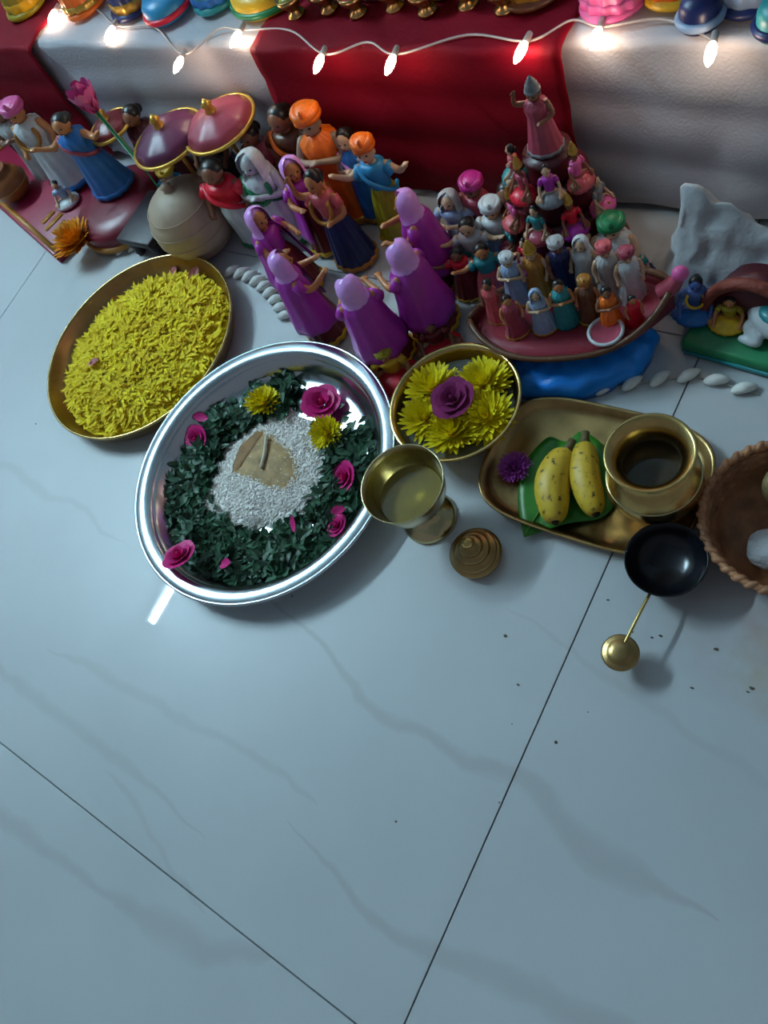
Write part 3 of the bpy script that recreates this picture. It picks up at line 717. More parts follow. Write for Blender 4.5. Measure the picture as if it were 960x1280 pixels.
SK = {
 'skirt': mk(lambda b: lathe(b, [(.105, .56), (.135, .50), (.165, .40), (.20, .25), (.235, .10), (.25, .035), (.235, .03), (.2, .12), (.1, .5)], 60, sy=.86, pleat=.045, pn=14)),
 'narrow': mk(lambda b: lathe(b, [(.105, .56), (.132, .50), (.138, .38), (.135, .22), (.14, .08), (.145, .035), (.13, .03), (.1, .5)], 52, sy=.80, pleat=.035, pn=11)),
 'robe': mk(lambda b: lathe(b, [(.06, .815), (.145, .77), (.155, .70), (.135, .58), (.155, .45), (.19, .25), (.225, .08), (.23, .03), (.215, .03), (.12, .5)], 60, sy=.85, pleat=.03, pn=12)),
 'blouse': mk(lambda b: (lathe(b, [(.108, .545), (.112, .60), (.122, .67), (.142, .74), (.130, .785), (.07, .805), (.055, .80)], 36, sy=.76),
        [tube(b, [(s * .135, 0, .755), (s * .19, -.03, .675)], [.056, .050], 12) for s in (-1, 1)])),
 'hem': mk(lambda b: lathe(b, [(.244, .075), (.256, .07), (.262, .035), (.25, .03), (.240, .075)], 60, sy=.86, pleat=.045, pn=14)),
 'nhem': mk(lambda b: lathe(b, [(.142, .085), (.152, .08), (.155, .035), (.142, .03), (.140, .085)], 52, sy=.80, pleat=.035, pn=11)),
 'rhem': mk(lambda b: lathe(b, [(.226, .085), (.236, .08), (.243, .03), (.228, .03), (.224, .085)], 60, sy=.85, pleat=.03, pn=12)),
 'sash': mk(lambda b: [tube(b, spline([(-.15, -.02, .77), (-.06, -.118, .70), (.07, -.115, .60), (.14, -.03, .52), (.12, .09, .50)], 6), .022, 8),
        tube(b, spline([(-.15, -.02, .77), (-.14, .08, .70), (-.15, .12, .50), (-.17, .14, .30)], 6), .026, 8)]),
 'hair': mk(lambda b: (ell(b, (0, .018, .925), (.092, .088, .092), 20, 12), ell(b, (0, .105, .90), (.055, .05, .055), 14, 10))),
 'veil': mk(lambda b: (lathe(b, [(0, 1.03), (.055, 1.022), (.095, .99), (.112, .94), (.115, .89), (.110, .845), (.118, .82), (.13, .795)], 28, a0=-PI / 2 + .9, a1=1.5 * PI - .9),
        ell(b, (0, .02, .94), (.088, .08, .08), 16, 10))),
 'cape': mk(lambda b: lathe(b, [(.07, .83), (.125, .80), (.165, .74), (.185, .62), (.215, .45), (.255, .30), (.262, .24), (.25, .24), (.17, .60), (.10, .79)], 36, a0=-PI / 2 + .8, a1=1.5 * PI - .8, pleat=.03, pn=10)),
 'turban': mk(lambda b: (ell(b, (0, .01, .975), (.11, .105, .062), 22, 10), [torus(b, .085, .035, 24, 8, Matrix.Translation((0, .012, .962 + k * .012)) @ Matrix.Rotation(.3 * (1 if k else -1), 4, 'Y')) for k in range(2)], ell(b, (.02, -.075, 1.02), (.022, .018, .045), 10, 8))),
 'crown': mk(lambda b: lathe(b, [(.088, .94), (.100, .955), (.095, .975), (.082, .985), (.088, 1.0), (.074, 1.03), (.078, 1.045), (.055, 1.075), (.058, 1.085), (.028, 1.125), (.03, 1.135), (0, 1.17)], 24)),
 'garland': mk(lambda b: tube(b, [(.118 * math.sin(a), (.045 if math.cos(a) < -.55 else -.075 - .045 * max(0, math.cos(a) + .3) - .02), .80 - .16 * (1 + math.cos(a)) * .7) for a in [2 * PI * k / 48 - PI for k in range(49)]], [.019 + .004 * (k % 2) for k in range(49)], 8)),
 'eyes': mk(lambda b: [ell(b, (s * .032, -.083, .912), (.014, .010, .008), 8, 6) for s in (-1, 1)]),
 'lips': mk(lambda b: ell(b, (0, -.091, .862), (.018, .008, .006), 8, 6)),
 'plinth': mk(lambda b: lathe(b, [(0, 0), (.25, 0), (.26, .012), (.25, .03), (0, .03)], 36)),
 'legwrap': mk(lambda b: (lathe(b, [(.0, .175), (.12, .172), (.20, .145), (.285, .095), (.30, .06), (.29, .01), (0, .008)], 48, sx=1.08, sy=.92, pleat=.03, pn=16, c=(0, -.06, 0)))),
}
BUT = {}
for k in ('blouse', 'sash', 'hair', 'veil', 'turban', 'crown', 'garland', 'eyes', 'lips', 'cape'):
    me = SK[k].copy(); me.transform(Matrix.Translation((0, 0, -.34))); BUT[k] = me
PARTN = {'narrow': 'skirt', 'nhem': 'hem', 'rhem': 'hem', 'legwrap': 'lower_cloth'}
def figurine(pos, h, rz, label, pose='down', skin='fair', low='skirt', lowc='red', top='blouse', topc=None, head='hair', headc=None, hemc=None, sashc=None, garl=None, cape=None, plinth=None, fat=1.15,
             group=None, face=True, cat='figurine', name='clay_figurine'):
    e = empty(name, pos, rz, (h * fat, h * fat, h), label, cat, group)
    seat = pose == 'seat'; src = BUT if seat else SK
    link_mesh('body', BODY[pose], P[skin], e)
    def add(k, c, s=None):
        return link_mesh(PARTN.get(k, k), (s or (src if k in src else SK))[k], P[c] if isinstance(c, str) else c, e)
    if seat: low = 'legwrap'
    if low: add(low, lowc, SK)
    if hemc and not seat: add({'skirt': 'hem', 'narrow': 'nhem', 'robe': 'rhem'}[low], hemc, SK)
    if top and low != 'robe': add('blouse', topc or lowc)
    if sashc: add('sash', sashc)
    if head: add(head, headc or {'hair': 'hair', 'crown': 'gold'}.get(head, 'pink'))
    if head == 'crown': add('hair', 'hair')
    if cape: add('cape', cape)
    if garl: add('garland', garl)
    if face: add('eyes', 'black'); add('lips', 'lip')
    if plinth and not seat: add('plinth', plinth, SK)
    return e
def at(px, py, z, zbase=0.0):
    p = fl(px, py, z); p.z = zbase; return p

# --- ring of dancers in purple capes with lilac head cloths
heads = [(365, 212), (322, 275), (352, 330), (437, 362), (500, 318), (507, 255)]
names = ['behind the white-robed doll', 'half hidden by the white-robed doll', 'nearest the white petal garland', 'at the front, nearest the steel plate', 'at the right of the ring', 'at the back right, before the red runner']
ring = [at(x, y, .142) for x, y in heads]; cen = sum(ring, Vector()) / len(ring)
for p, nm in zip(ring, names):
    d = cen - p; rz = math.atan2(d.y, d.x) + PI / 2
    figurine(p, .157, rz, 'dancer doll in purple cape and lilac veil, ' + nm, 'fwd', 'skin', 'skirt', 'darkred', topc='purple', head='veil', headc='lilac', hemc='yellow', cape='purple', group='purple-caped dancers in a ring', fat=.92)
figurine(at(412, 262, .10), .165, .1, 'doll in navy skirt and coral blouse at the middle of the dancers', 'raise', 'skin', 'skirt', 'navy', topc='coral', head='hair', hemc='ochre', garl='ochre', fat=.82)
figurine(at(486, 452, .03), .085, .5, 'low seated doll in red with yellow shawl, in front of the dancers', 'seat', 'skin', lowc='red', topc='yellow', head='turban', headc='olive', fat=1.3)
figurine(at(541, 415, .03), .075, .6, 'small seated doll in dark red beside the brass bowl', 'seat', 'dusk', lowc='red', topc='darkred', head='hair', fat=1.3)

# --- dolls standing behind the dancers, before the red runner
figurine(at(386, 152, .165), .182, .25, 'large-headed doll with orange turban and pale face before the red runner', 'pray', 'tan', 'robe', 'orange', head='turban', headc='orange', hemc='gold', fat=1.02)
figurine(at(440, 192, .112), .150, .2, 'doll in deep blue robe behind the dancers', 'pray', 'fair', 'robe', 'blue', head='hair', sashc='lilac', hemc='gold', garl='paleblue', fat=.88)
figurine(at(470, 216, .112), .165, .3, 'doll in turquoise blouse, olive skirt and orange turban behind the dancers', 'side', 'fair', 'skirt', 'olive', topc='sky', head='turban', headc='orange', hemc='yellow', sashc='sky', fat=.85)
figurine(at(350, 152, .15), .17, .1, 'thin doll in brown and orange left of the orange turban', 'down', 'dusk', 'narrow', 'ochre', topc='brown', head='hair', sashc='orange', fat=1.1)

# --- dolls beside the tan pot
figurine(at(290, 250, .085), .155, .25, 'doll in red blouse and white green-striped skirt beside the tan pot', 'down', 'dusk', 'narrow', 'white', topc='red', head='hair', hemc='green', sashc='red', fat=1.25)
figurine(at(337, 240, .085), .155, .2, 'plump doll in white robe with a green shawl and white head', 'pray', 'offwhite', 'robe', 'white', head='veil', headc='white', sashc='green', hemc='green', garl='green', fat=1.18)
figurine(at(262, 182, .095), .15, .1, 'doll in black and grey under the rose canopy', 'down', 'dusk', 'robe', 'black', head='hair', sashc='grey', hemc='navy', fat=1.2)
figurine(at(211, 220, .05), .10, .2, 'small blue seated doll with yellow cap beside the round red platform', 'seat', 'fair', lowc='blue', topc='sky', head='turban', headc='yellow', fat=1.5)
figurine(at(318, 180, .12), .15, .1, 'doll in dusty rose robe behind the white-robed doll', 'down', 'dusk', 'robe', 'rose', head='hair', garl='grey', fat=1.15)
figurine(at(172, 155, .12), .15, .1, 'dark doll in maroon standing behind the blue-robed doll', 'down', 'dusk', 'robe', 'maroon', head='hair', sashc='rose', fat=1.15)

# little parasols over the dolls
def parasol(pos, h, r, c, label):
    e = empty('toy_parasol', pos, label=label, cat='parasol')
    bm = B(); tube(bm, [(0, 0, 0), (0, 0, h)], .003, 10); obj('pole', bm, P['gold'], e)
    bm = B(); lathe(bm, [(0, h), (r * .35, h - r * .06), (r * .75, h - r * .22), (r, h - r * .42), (r * .97, h - r * .44), (r * .5, h - r * .16), (0, h - r * .05)], 48, pleat=.03, pn=8); cn = obj('canopy', bm, P[c], e)
    bm = B(); torus(bm, r * 1.0, .003, 48, 6, Matrix.Translation((0, 0, h - r * .42))); obj('fringe', bm, P['gold'], cn)
    bm = B(); lathe(bm, [(.009, h - .002), (.006, h + .006), (.009, h + .010), (0, h + .020)], 16); obj('finial', bm, P['gold'], e)
    bm = B(); lathe(bm, [(0, 0), (.022, 0), (.020, .006), (0, .007)], 24); obj('foot', bm, P['gold'], e)
pm = paint('plum', (.13, .018, .07))
P['plum'] = pm
parasol(at(208, 170, .165), .185, .060, 'plum', 'plum toy parasol on a gilt pole behind the tan pot')
parasol(at(272, 152, .165), .185, .058, 'rose', 'rose toy parasol on a gilt pole over the black-robed doll')
parasol(at(140, 160, .13), .15, .04, 'darkred', 'small dark red toy parasol behind the blue-robed doll')

# tan clay pot
tp = at(240, 275, .055)
t = empty('clay_pot', tp, label='round closed tan clay pot behind the yellow petal plate', cat='pot')
clay = mat('tan_clay', (.46, .34, .24), .5, var=.12, vscale=20, bump=.1, bscale=60)
bm = B(); lathe(bm, [(0, 0), (.030, .001), (.050, .014), (.063, .040), (.066, .060), (.062, .082), (.048, .103), (.030, .115), (.012, .119), (0, .120)], 64); obj('vessel', bm, clay, t)
for z_, r_ in ((.052, .0657), (.075, .0643), (.096, .0545)):
    bm = B(); torus(bm, r_, .0007, 64, 6, Matrix.Translation((0, 0, z_))); obj('turned_ridge', bm, clay, t)
bm = B(); lathe(bm, [(.010, .118), (.007, .122), (.009, .127), (.005, .131), (0, .132)], 24); obj('knob', bm, clay, t)
# dark wooden low stool next to it
sp2 = at(188, 274, .04)
t = empty('low_stool', sp2, .0, label='dark wooden low stool between the red platform and the tan pot', cat='stool')
dk = mat('dark_wood', (.022, .012, .016), .5, var=.3, vscale=30)
bm = B(); box(bm, (-.042, -.055, .034), (.042, .055, .046), .003); obj('seat', bm, dk, t)
for sx in (-1, 1):
    for sy in (-1, 1): bm = B(); lathe(bm, [(.008, 0), (.010, .006), (.007, .014), (.011, .024), (.010, .035)], 16, c=(sx * .028, sy * .040, 0)); obj('leg', bm, dk, t)

# --- red board at far left with a wedding couple
A_ = fl(77, 330, .0); Bv = fl(-30, 234, .0); dv = (Bv - A_); ang = math.atan2(dv.y, dv.x)
t = empty('red_board', A_, ang, label='low red board with ochre painted border at the far left', cat='board')
ln = dv.length; wd = .17
bm = B(); box(bm, (0, -wd, 0), (ln, 0, .022), .003); obj('slab', bm, paint('board_red', (.26, .006, .035)), t)
for lo, hi in (((.004, -.016, .0222), (ln - .004, -.006, .0236)), ((.004, -wd + .006, .0222), (ln - .004, -wd + .016, .0236)), ((.004, -wd + .016, .0222), (.014, -.016, .0236)), ((ln - .014, -wd + .016, .0222), (ln - .004, -.016, .0236))):
    bm = B(); box(bm, lo, hi); obj('painted_border', bm, P['ochre'], t)
mo = at(70, 278, .023) - A_; mo = Matrix.Rotation(-ang, 4, 'Z') @ mo
for k in range(4):
    bm = B(); box(bm, (mo.x - .05 + .026 * k, mo.y - .020 + .006 * (k % 2), .0222), (mo.x - .038 + .026 * k, mo.y + .024 - .006 * (k % 2), .0232)); obj('painted_motif', bm, P['ochre'], t)
rp = at(143, 248, .045)
t = empty('round_platform', rp, label='round dark red platform with ochre rim beside the red board', cat='platform')
bm = B(); lathe(bm, [(0, 0), (.076, 0), (.086, .006), (.088, .030), (.083, .040), (.05, .046), (0, .047)], 64); obj('drum', bm, paint('platform_red', (.17, .006, .02)), t)
bm = B(); torus(bm, .0875, .006, 64, 8, Matrix.Translation((0, 0, .012))); obj('rim', bm, P['ochre'], t)
figurine(at(112, 196, .115, .0465), .150, .35, 'doll in blue robe with orange arms on the round red platform', 'side', 'skin', 'robe', 'blue', head='hair', hemc='blue', sashc='rose', fat=1.2)
figurine(at(60, 185, .10, .024), .17, .4, 'doll in white robe with blue hem standing on the red board', 'down', 'skin', 'robe', 'white', head='turban', headc='pink', hemc='blue', garl='ochre', fat=1.15)
figurine(at(26, 170, .10, .0), .17, .4, 'pale lilac-grey doll left of the white-robed groom', 'pray', 'dusk', 'robe', 'offwhite', head='veil', headc='rose', fat=1.1)
figurine(at(2, 152, .10, 0), .16, .4, 'dark-haired doll in black and white at the left edge', 'down', 'fair', 'narrow', 'black', topc='white', head='hair', fat=1.1)
figurine(at(82, 246, .035, .024), .07, .6, 'tiny doll in white kneeling on the red board', 'seat', 'fair', lowc='white', topc='paleblue', head='hair', fat=1.1)
# lotus on stem
lp = at(108, 124, .235, .024)
t = empty('toy_lotus', (lp.x, lp.y, 0), label='pink toy lotus on a tall stem behind the blue-robed doll', cat='flower')
bm = B(); tube(bm, [(0, 0, .004), (.002, 0, .12), (0, 0, .215)], [.005, .0035, .003], 8); obj('stem', bm, P['green'], t)
bm = B(); lathe(bm, [(0, 0), (.02, 0), (.018, .006), (0, .007)], 20); obj('foot', bm, P['green'], t)
bm = B()
for ly, (nn, el, l_) in enumerate(((7, .75, .045), (6, 1.1, .048), (4, 1.35, .045))):
    for k in range(nn):
        a = 2 * PI * (k + ly * .5) / nn; d = Vector((math.cos(a) * math.cos(el), math.sin(a) * math.cos(el), math.sin(el))); u = Vector((-math.cos(a) * math.sin(el), -math.sin(a) * math.sin(el), math.cos(el)))
        petal_strip(bm, (0, 0, .212), d, u, l_, .030, .35, 5, .5)
obj('petals', bm, P['pink'], t)
flower('mum', fl(94, 300, .035) - Vector((0, 0, .010)), .042, 'orange marigold on the corner of the red board', m=orangep, i=3, name='marigold', core=orangep)
t_ = at(22, 240, .03, .0225)
t = empty('brown_pot', t_, label='small round rust-brown clay pot on the red board', cat='pot')
bm = B(); lathe(bm, [(0, 0), (.018, .001), (.036, .016), (.040, .034), (.030, .052), (.019, .058), (.022, .064), (.019, .066), (.015, .060), (0, .052)], 40); obj('vessel', bm, paint('rust', (.26, .075, .015)), t)
bm = B(); torus(bm, .0395, .0016, 40, 6, Matrix.Translation((0, 0, .03))); obj('painted_band', bm, P['ochre'], t)

# --- toy boat on blue water, full of passengers
BC = Vector((-.346, .490, 0)); BA = math.radians(19)
t = empty('water_base', (BC.x - .004, BC.y - .018, 0), BA, label='bright blue wavy base imitating water beneath the toy boat', cat='base')
bm = B(); rings = []
for k, (s, z) in enumerate(((1.0, 0), (1.02, .012), (.97, .026), (.88, .031), (.70, .0315), (.40, .0315), (.02, .0315))):
    rings.append([])
    for i in range(96):
        a = 2 * PI * i / 96; w = 1 + .025 * math.sin(9 * a + k * 1.4) + .012 * math.sin(17 * a)
        rings[-1].append(bm.verts.new((0.104 * s * w * math.cos(a), .068 * s * w * math.sin(a), z + (.0020 * math.sin(14 * a + 6 * s) if 1 < k < 6 else 0))))
for a, b_ in zip(rings, rings[1:]):
    for i in range(96): bm.faces.new((a[i], a[(i + 1) % 96], b_[(i + 1) % 96], b_[i]))
bm.faces.new(rings[0]); bm.faces.new(rings[-1]); obj('waves', bm, mat('water_paint', (.010, .26, .95), .3, var=.2, vscale=14, bump=.15, bscale=30), t)
bt = empty('toy_boat', (BC.x, BC.y, .028), BA, label='dark red toy boat with brown gunwale and upturned pink prow', cat='boat')
LB, WB = .116, .062
def hull(u):   # u -1..1 -> half width, sheer height, keel height
    w = WB * max(0.0, 1 - abs(u) ** 2.6) ** .75; sh = .030 + .030 * max(0, u) ** 3 + .008 * max(0, -u) ** 3; kl = .0 + .022 * abs(u) ** 3
    return w, sh, kl
bm = B(); secs = []
for i in range(41):
    u = -1 + 2 * i / 40; w, sh, kl = hull(u); w = max(w, .002); x = LB * u; sec = []
    for j in range(13):
        s = -1 + 2 * j / 12; yy = w * math.copysign(abs(s) ** .7, s); zz = kl + (sh - kl) * abs(s) ** 2.2; sec.append(bm.verts.new((x, yy, zz)))
    secs.append(sec)
for a, b_ in zip(secs, secs[1:]):
    for j in range(12): bm.faces.new((a[j], a[j + 1], b_[j + 1], b_[j]))
o = obj('hull', bm, P['darkred'], bt); md = o.modifiers.new('s', 'SOLIDIFY'); md.thickness = .003; md.offset = 0
bm = B()
for sgn in (-1, 1): tube(bm, [(LB * u, sgn * max(hull(u)[0], .002), hull(u)[1]) for u in [-1 + i / 24 for i in range(49)]], .0038, 8)
obj('gunwale', bm, P['brown'], bt)
bm = B(); rows = []
for i in range(31):
    u = -.93 + 1.86 * i / 30; w, sh, kl = hull(u); rows.append([bm.verts.new((LB * u, s * w * .93, .020 + .7 * max(0, sh - .030))) for s in (-1, -.5, 0, .5, 1)])
for a, b_ in zip(rows, rows[1:]):
    for j in range(4): bm.faces.new((a[j], a[j + 1], b_[j + 1], b_[j]))
o = obj('deck', bm, paint('deck_red', (.30, .02, .04)), bt); md = o.modifiers.new('s', 'SOLIDIFY'); md.thickness = .002
bm = B(); tube(bm, spline([(LB * .9, 0, .050), (LB * 1.0, 0, .060), (LB * 1.07, 0, .074)], 5), [.010] * 6 + [.009, .008, .007, .006, .005], 10); obj('prow', bm, P['rose'], bt)
bm = B(); ell(bm, (LB * 1.075, 0, .077), (.009, .008, .009)); obj('prow_knob', bm, P['pink'], bt)
Rm = Matrix.Translation(bt.location) @ Matrix.Rotation(BA, 4, 'Z')
DECK = .0485
crew = [ # u along boat, v across (- = towards viewer), height, robe, head, headcolour, skin, label
 (-.72, .010, .080, 'coral', 'hair', None, 'dusk', 'coral-robed boat passenger nearest the stern'),
 (-.52, .034, .092, 'paleblue', 'turban', 'white', 'fair', 'pale blue boat passenger with white turban near the stern'),
 (-.50, -.014, .078, 'rose', 'hair', None, 'skin', 'rose-robed boat passenger on the viewer side near the stern'),
 (-.28, .036, .098, 'ochre', 'crown', None, 'fair', 'ochre-robed boat passenger with gilt crown'),
 (-.22, -.012, .080, 'paleblue', 'veil', 'paleblue', 'fair', 'pale blue veiled boat passenger amidships'),
 (-.03, .040, .100, 'navy', 'turban', 'offwhite', 'dusk', 'navy-robed boat passenger with off-white turban'),
 (.00, -.006, .084, 'teal', 'hair', None, 'skin', 'teal-robed boat passenger amidships'),
 (.20, .038, .100, 'white', 'veil', 'white', 'fair', 'white-veiled boat passenger at the far side'),
 (.24, -.004, .082, 'brown', 'turban', 'ochre', 'skin', 'brown-robed boat passenger with ochre turban'),
 (.42, .026, .098, 'offwhite', 'turban', 'coral', 'fair', 'off-white boat passenger with coral turban'),
 (.44, -.018, .078, 'orange', 'hair', None, 'dusk', 'orange-robed boat passenger on the viewer side'),
 (.62, .018, .094, 'white', 'turban', 'rose', 'fair', 'white-robed boat passenger with rose turban near the prow'),
 (.66, -.020, .060, 'red', 'hair', None, 'skin', 'small red-robed boat passenger at the viewer side of the prow'),
]
for u, v, h, c, hd_, hc, sk, lb in crew:
    p = Rm @ Vector((LB * u, v, DECK - .028))
    figurine(p, h * .86, BA + R.uniform(-.3, .5), lb, R.choice(('pray', 'fwd', 'down')), sk, 'robe', c, head=hd_, headc=hc, hemc='gold' if R.random() < .4 else None, group='passengers in the toy boat', fat=.95)
bm = B(); tube(bm, [(0, 0, -.012), (0, 0, .012)], .020, 20); 
p = Rm @ Vector((LB * .40, -.048, .030))
dr = empty('toy_basket', (p.x, p.y, DECK - .006), BA, label='little pink and white basket by the boat gunwale', cat='basket'); bm.free()
dr.location = Rm @ Vector((LB * .40, -.036, DECK - .028))
bm = B(); lathe(bm, [(0, 0), (.012, 0), (.018, .008), (.019, .018), (.016, .018), (.0, .012)], 28, pleat=.04, pn=9); obj('side', bm, P['rose'], dr)
bm = B(); torus(bm, .0185, .0022, 28, 6, Matrix.Translation((0, 0, .018))); obj('rim', bm, P['white'], dr)

# --- small dolls left of the boat
GL = 'small dolls left of the toy boat'
for px, py, z, h, lw, tp_, hd_, hc, sk, lb in (
  (572, 278, .06, .11, 'white', 'paleblue', 'veil', 'offwhite', 'fair', 'small white-skirted doll with off-white veil, before the red runner'),
  (600, 262, .07, .12, 'offwhite', 'rose', 'turban', 'magenta', 'dusk', 'small off-white doll with magenta turban behind the boat'),
  (594, 312, .05, .10, 'teal', 'white', 'hair', None, 'fair', 'small doll in teal skirt and white top left of the boat'),
  (624, 290, .06, .11, 'paleblue', 'white', 'turban', 'white', 'fair', 'small pale blue doll with white turban behind the boat stern'),
  (582, 346, .03, .08, 'darkred', 'red', 'hair', None, 'dusk', 'small dark red doll between dancers and boat'),
  (612, 342, .04, .09, 'coral', 'teal', 'hair', None, 'skin', 'small doll in coral skirt and teal top beside the boat stern'),
  (640, 262, .08, .12, 'maroon', 'darkred', 'hair', None, 'dusk', 'small maroon doll at the left foot of the tiered stand')):
    figurine(at(px, py, z), h, R.uniform(-.1, .6), lb, R.choice(('pray', 'down', 'side')), sk, 'skirt', lw, topc=tp_, head=hd_, headc=hc, hemc='gold', group=GL, fat=1.15)
figurine(at(770, 318, .06), .115, .2, 'white and rose doll with green turban behind the prow', 'pray', 'fair', 'robe', 'white', head='turban', headc='green', garl='rose', hemc='rose', fat=1.2)
figurine(at(790, 322, .03), .07, .2, 'tiny teal doll behind the prow of the boat', 'seat', 'fair', lowc='navy', topc='teal', head='hair', fat=1.2)

# --- tiered dark maroon stand with seated dolls
ts = Vector((-.404, .616, 0)); tiers = ((.064, .0, .048), (.053, .048, .094), (.042, .094, .138), (.028, .138, .172))
t = empty('tiered_stand', ts, label='dark maroon tiered round stand before the step, crowded with seated dolls', cat='stand')
for r, z0, z1 in tiers:
    bm = B(); lathe(bm, [(0, z0), (r * .94, z0), (r, z0 + .006), (r * .96, z0 + .012), (r * .93, z1 - .010), (r, z1 - .005), (r * .98, z1), (0, z1)], 56); obj('tier', bm, P['maroon'], t)
tw = [(0, .0485, .066, 6, .35), (1, .0945, .054, 5, .0), (2, .1385, .040, 4, .5)]
cols = ['coral', 'rose', 'purple', 'pink', 'teal', 'red', 'grey']; ci = 0
dirs = {-2: 'left', -1: 'front left', 0: 'front', 1: 'front right', 2: 'right'}
tn = {0: 'lower', 1: 'middle', 2: 'upper'}
for ti, z, r, n, off in tw:
    for k in range(n):
        a = -PI / 2 + (k - (n - 1) / 2) * (2.6 if n > 4 else 2.2) / (n - 1) * 1.15
        c = cols[ci % 7]; c2 = cols[(ci + 3) % 7]; ci += 1
        p = ts + Vector((math.cos(a) * r * 1.0, math.sin(a) * r * 1.0, z - .0))
        side = ['far left', 'left', 'centre left', 'centre right', 'right', 'far right'] if n == 6 else ['far left', 'left', 'centre', 'right', 'far right'] if n == 5 else ['left', 'centre left', 'centre right', 'right']
        figurine(p, .072, a + PI / 2, f'tiny seated {c} doll, {side[k]} on the {tn[ti]} tier of the maroon stand', 'seat', 'dusk' if k % 2 else 'fair', lowc=c, topc=c2, head='crown' if k % 2 else 'hair', group='seated dolls on the tiered stand', fat=.74)
figurine(ts + Vector((0, 0, .1725)), .080, .1, 'greyish doll standing on top of the maroon tiered stand', 'raise', 'dusk', 'robe', 'rose', head='crown', headc='grey', hemc='grey', fat=1.1)

# --- snowy mountain scene on a green base
GA = math.radians(-5)
gp = Vector((-.222, .503, 0))
t = empty('green_base', gp, GA, label='dark green base slab under the white toy mountain', cat='base')
bm = B(); box(bm, (0, 0, 0), (.26, .140, .022), .004); obj('slab', bm, P['green'], t)
bm = B(); box(bm, (.004, -.0015, .004), (.256, 0, .010)); obj('painted_line', bm, P['teal'], t)
mm = mat('snow_paint', (.50, .53, .55), .8, var=.12, vscale=25, bump=.3, bscale=60)
mt = empty('toy_mountain', (gp.x, gp.y, 0), GA, label='crumpled white toy mountain with a cave, on the green base', cat='mountain')
bm = B(); rows = []; nx, ny = 56, 34
def ridge(x): # ridge height along x: peak near the left, falling to the right
    k = [(-.085, .02), (-.055, .09), (-.035, .150), (-.022, .150), (.06, .100), (.13, .055), (.20, .040), (.30, .03)]
    for (x0, h0), (x1, h1) in zip(k, k[1:]):
        if x <= x1: return h0 + (h1 - h0) * (x - x0) / (x1 - x0)
    return .03
def mh(x, y):
    r = ridge(x); t_ = (y - .098) / .052; e = max(0, 1 - abs(t_) ** 1.25); ex = min(1, max(0, (x + .085) / .05)) * min(1, max(0, (.262 - x) / .03))
    nz_ = noise.noise(Vector((x * 34, y * 34, 5))) * .5 + noise.noise(Vector((x * 80, y * 80, 9))) * .3
    return max(0, r * e * ex * (1 + .10 * nz_) + .006 * nz_ * e)
for i in range(nx + 1):
    rows.append([])
    for j in range(ny + 1):
        x = -.085 + .347 * i / nx; y = .046 + .106 * j / ny; h = mh(x, y)
        rows[-1].append(bm.verts.new((x + .010 * noise.noise(Vector((x * 50, y * 50, h * 40))), y + .008 * noise.noise(Vector((y * 50, x * 50, h * 40 + 7))), max(h, .0225 if x > -.004 and y < .142 else .001))))
for i in range(nx):
    for j in range(ny): bm.faces.new((rows[i][j], rows[i + 1][j], rows[i + 1][j + 1], rows[i][j + 1]))
obj('slope', bm, mm, mt)
bm = B(); 
for i in range(13):
    pass
bm.free(); bm = B()
arch = [(.052 * math.cos(a), .066 * math.sin(a)) for a in [PI * k / 20 for k in range(21)]]
f0 = [bm.verts.new((.060 + x, .044, .0225 + z)) for x, z in arch]; f1 = [bm.verts.new((.060 + x * .9, .075, .0225 + z * .95)) for x, z in arch]
for k in range(20): bm.faces.new((f0[k], f0[k + 1], f1[k + 1], f1[k]))
bm.faces.new(f0); bm.faces.new(f1); obj('cave', bm, P['maroon'], mt)
bm = B(); tube(bm, [(.060 + x * 1.0, .044, .0225 + z) for x, z in arch], .007, 8); obj('cave_edge', bm, mat('rust_rock', (.20, .035, .02), .7, bump=.4, bscale=80), mt)
figurine(at(870, 364, .055, .0225), .080, .25, 'blue-skinned seated doll before the cave of the white mountain', 'seat', 'skyskin', lowc='blue', topc='skyskin', head='hair', garl='yellow', fat=1.0)
figurine(at(912, 392, .035, .0225), .06, .1, 'small yellow seated doll beside the blue-skinned doll', 'seat', 'skin', lowc='yellow', topc='olive', head='hair', fat=1.1)
bl = at(955, 410, .03, .0225)
cl = empty('toy_bull', (bl.x + .012, bl.y, .0225), -.4, label='white toy bull lying on the green base at the right edge', cat='bull')
bm = B(); ell(bm, (0, 0, .020), (.034, .018, .019), 18, 12); ell(bm, (.016, 0, .036), (.013, .011, .012), 12, 8); limb(bm, [(.022, 0, .028), (.036, 0, .040), (.044, 0, .046)], [.013, .010, .010])
ell(bm, (.052, 0, .043), (.014, .009, .009), 12, 8)
for s in (-1, 1):
    limb(bm, [(.018, s * .012, .010), (.034, s * .018, .006), (.018, s * .021, .004)], [.008, .006, .004]); limb(bm, [(-.020, s * .012, .010), (-.006, s * .022, .007), (-.022, s * .026, .004)], [.010, .007, .004]); ell(bm, (.044, s * .013, .048), (.003, .007, .004), 8, 6)
link_mesh('body', remesh(bm, .0016), P['white'], cl)
for s in (-1, 1): bm = B(); tube(bm, spline([(.044, s * .006, .053), (.044, s * .012, .060), (.048, s * .010, .068)], 4), [.0028] * 4 + [.0026, .002, .0015, .001, .0006], 8); obj('horn', bm, P['ochre'], cl)
bm = B(); ell(bm, (-.002, 0, .034), (.018, .014, .006), 14, 8); obj('saddle_cloth', bm, P['teal'], cl)

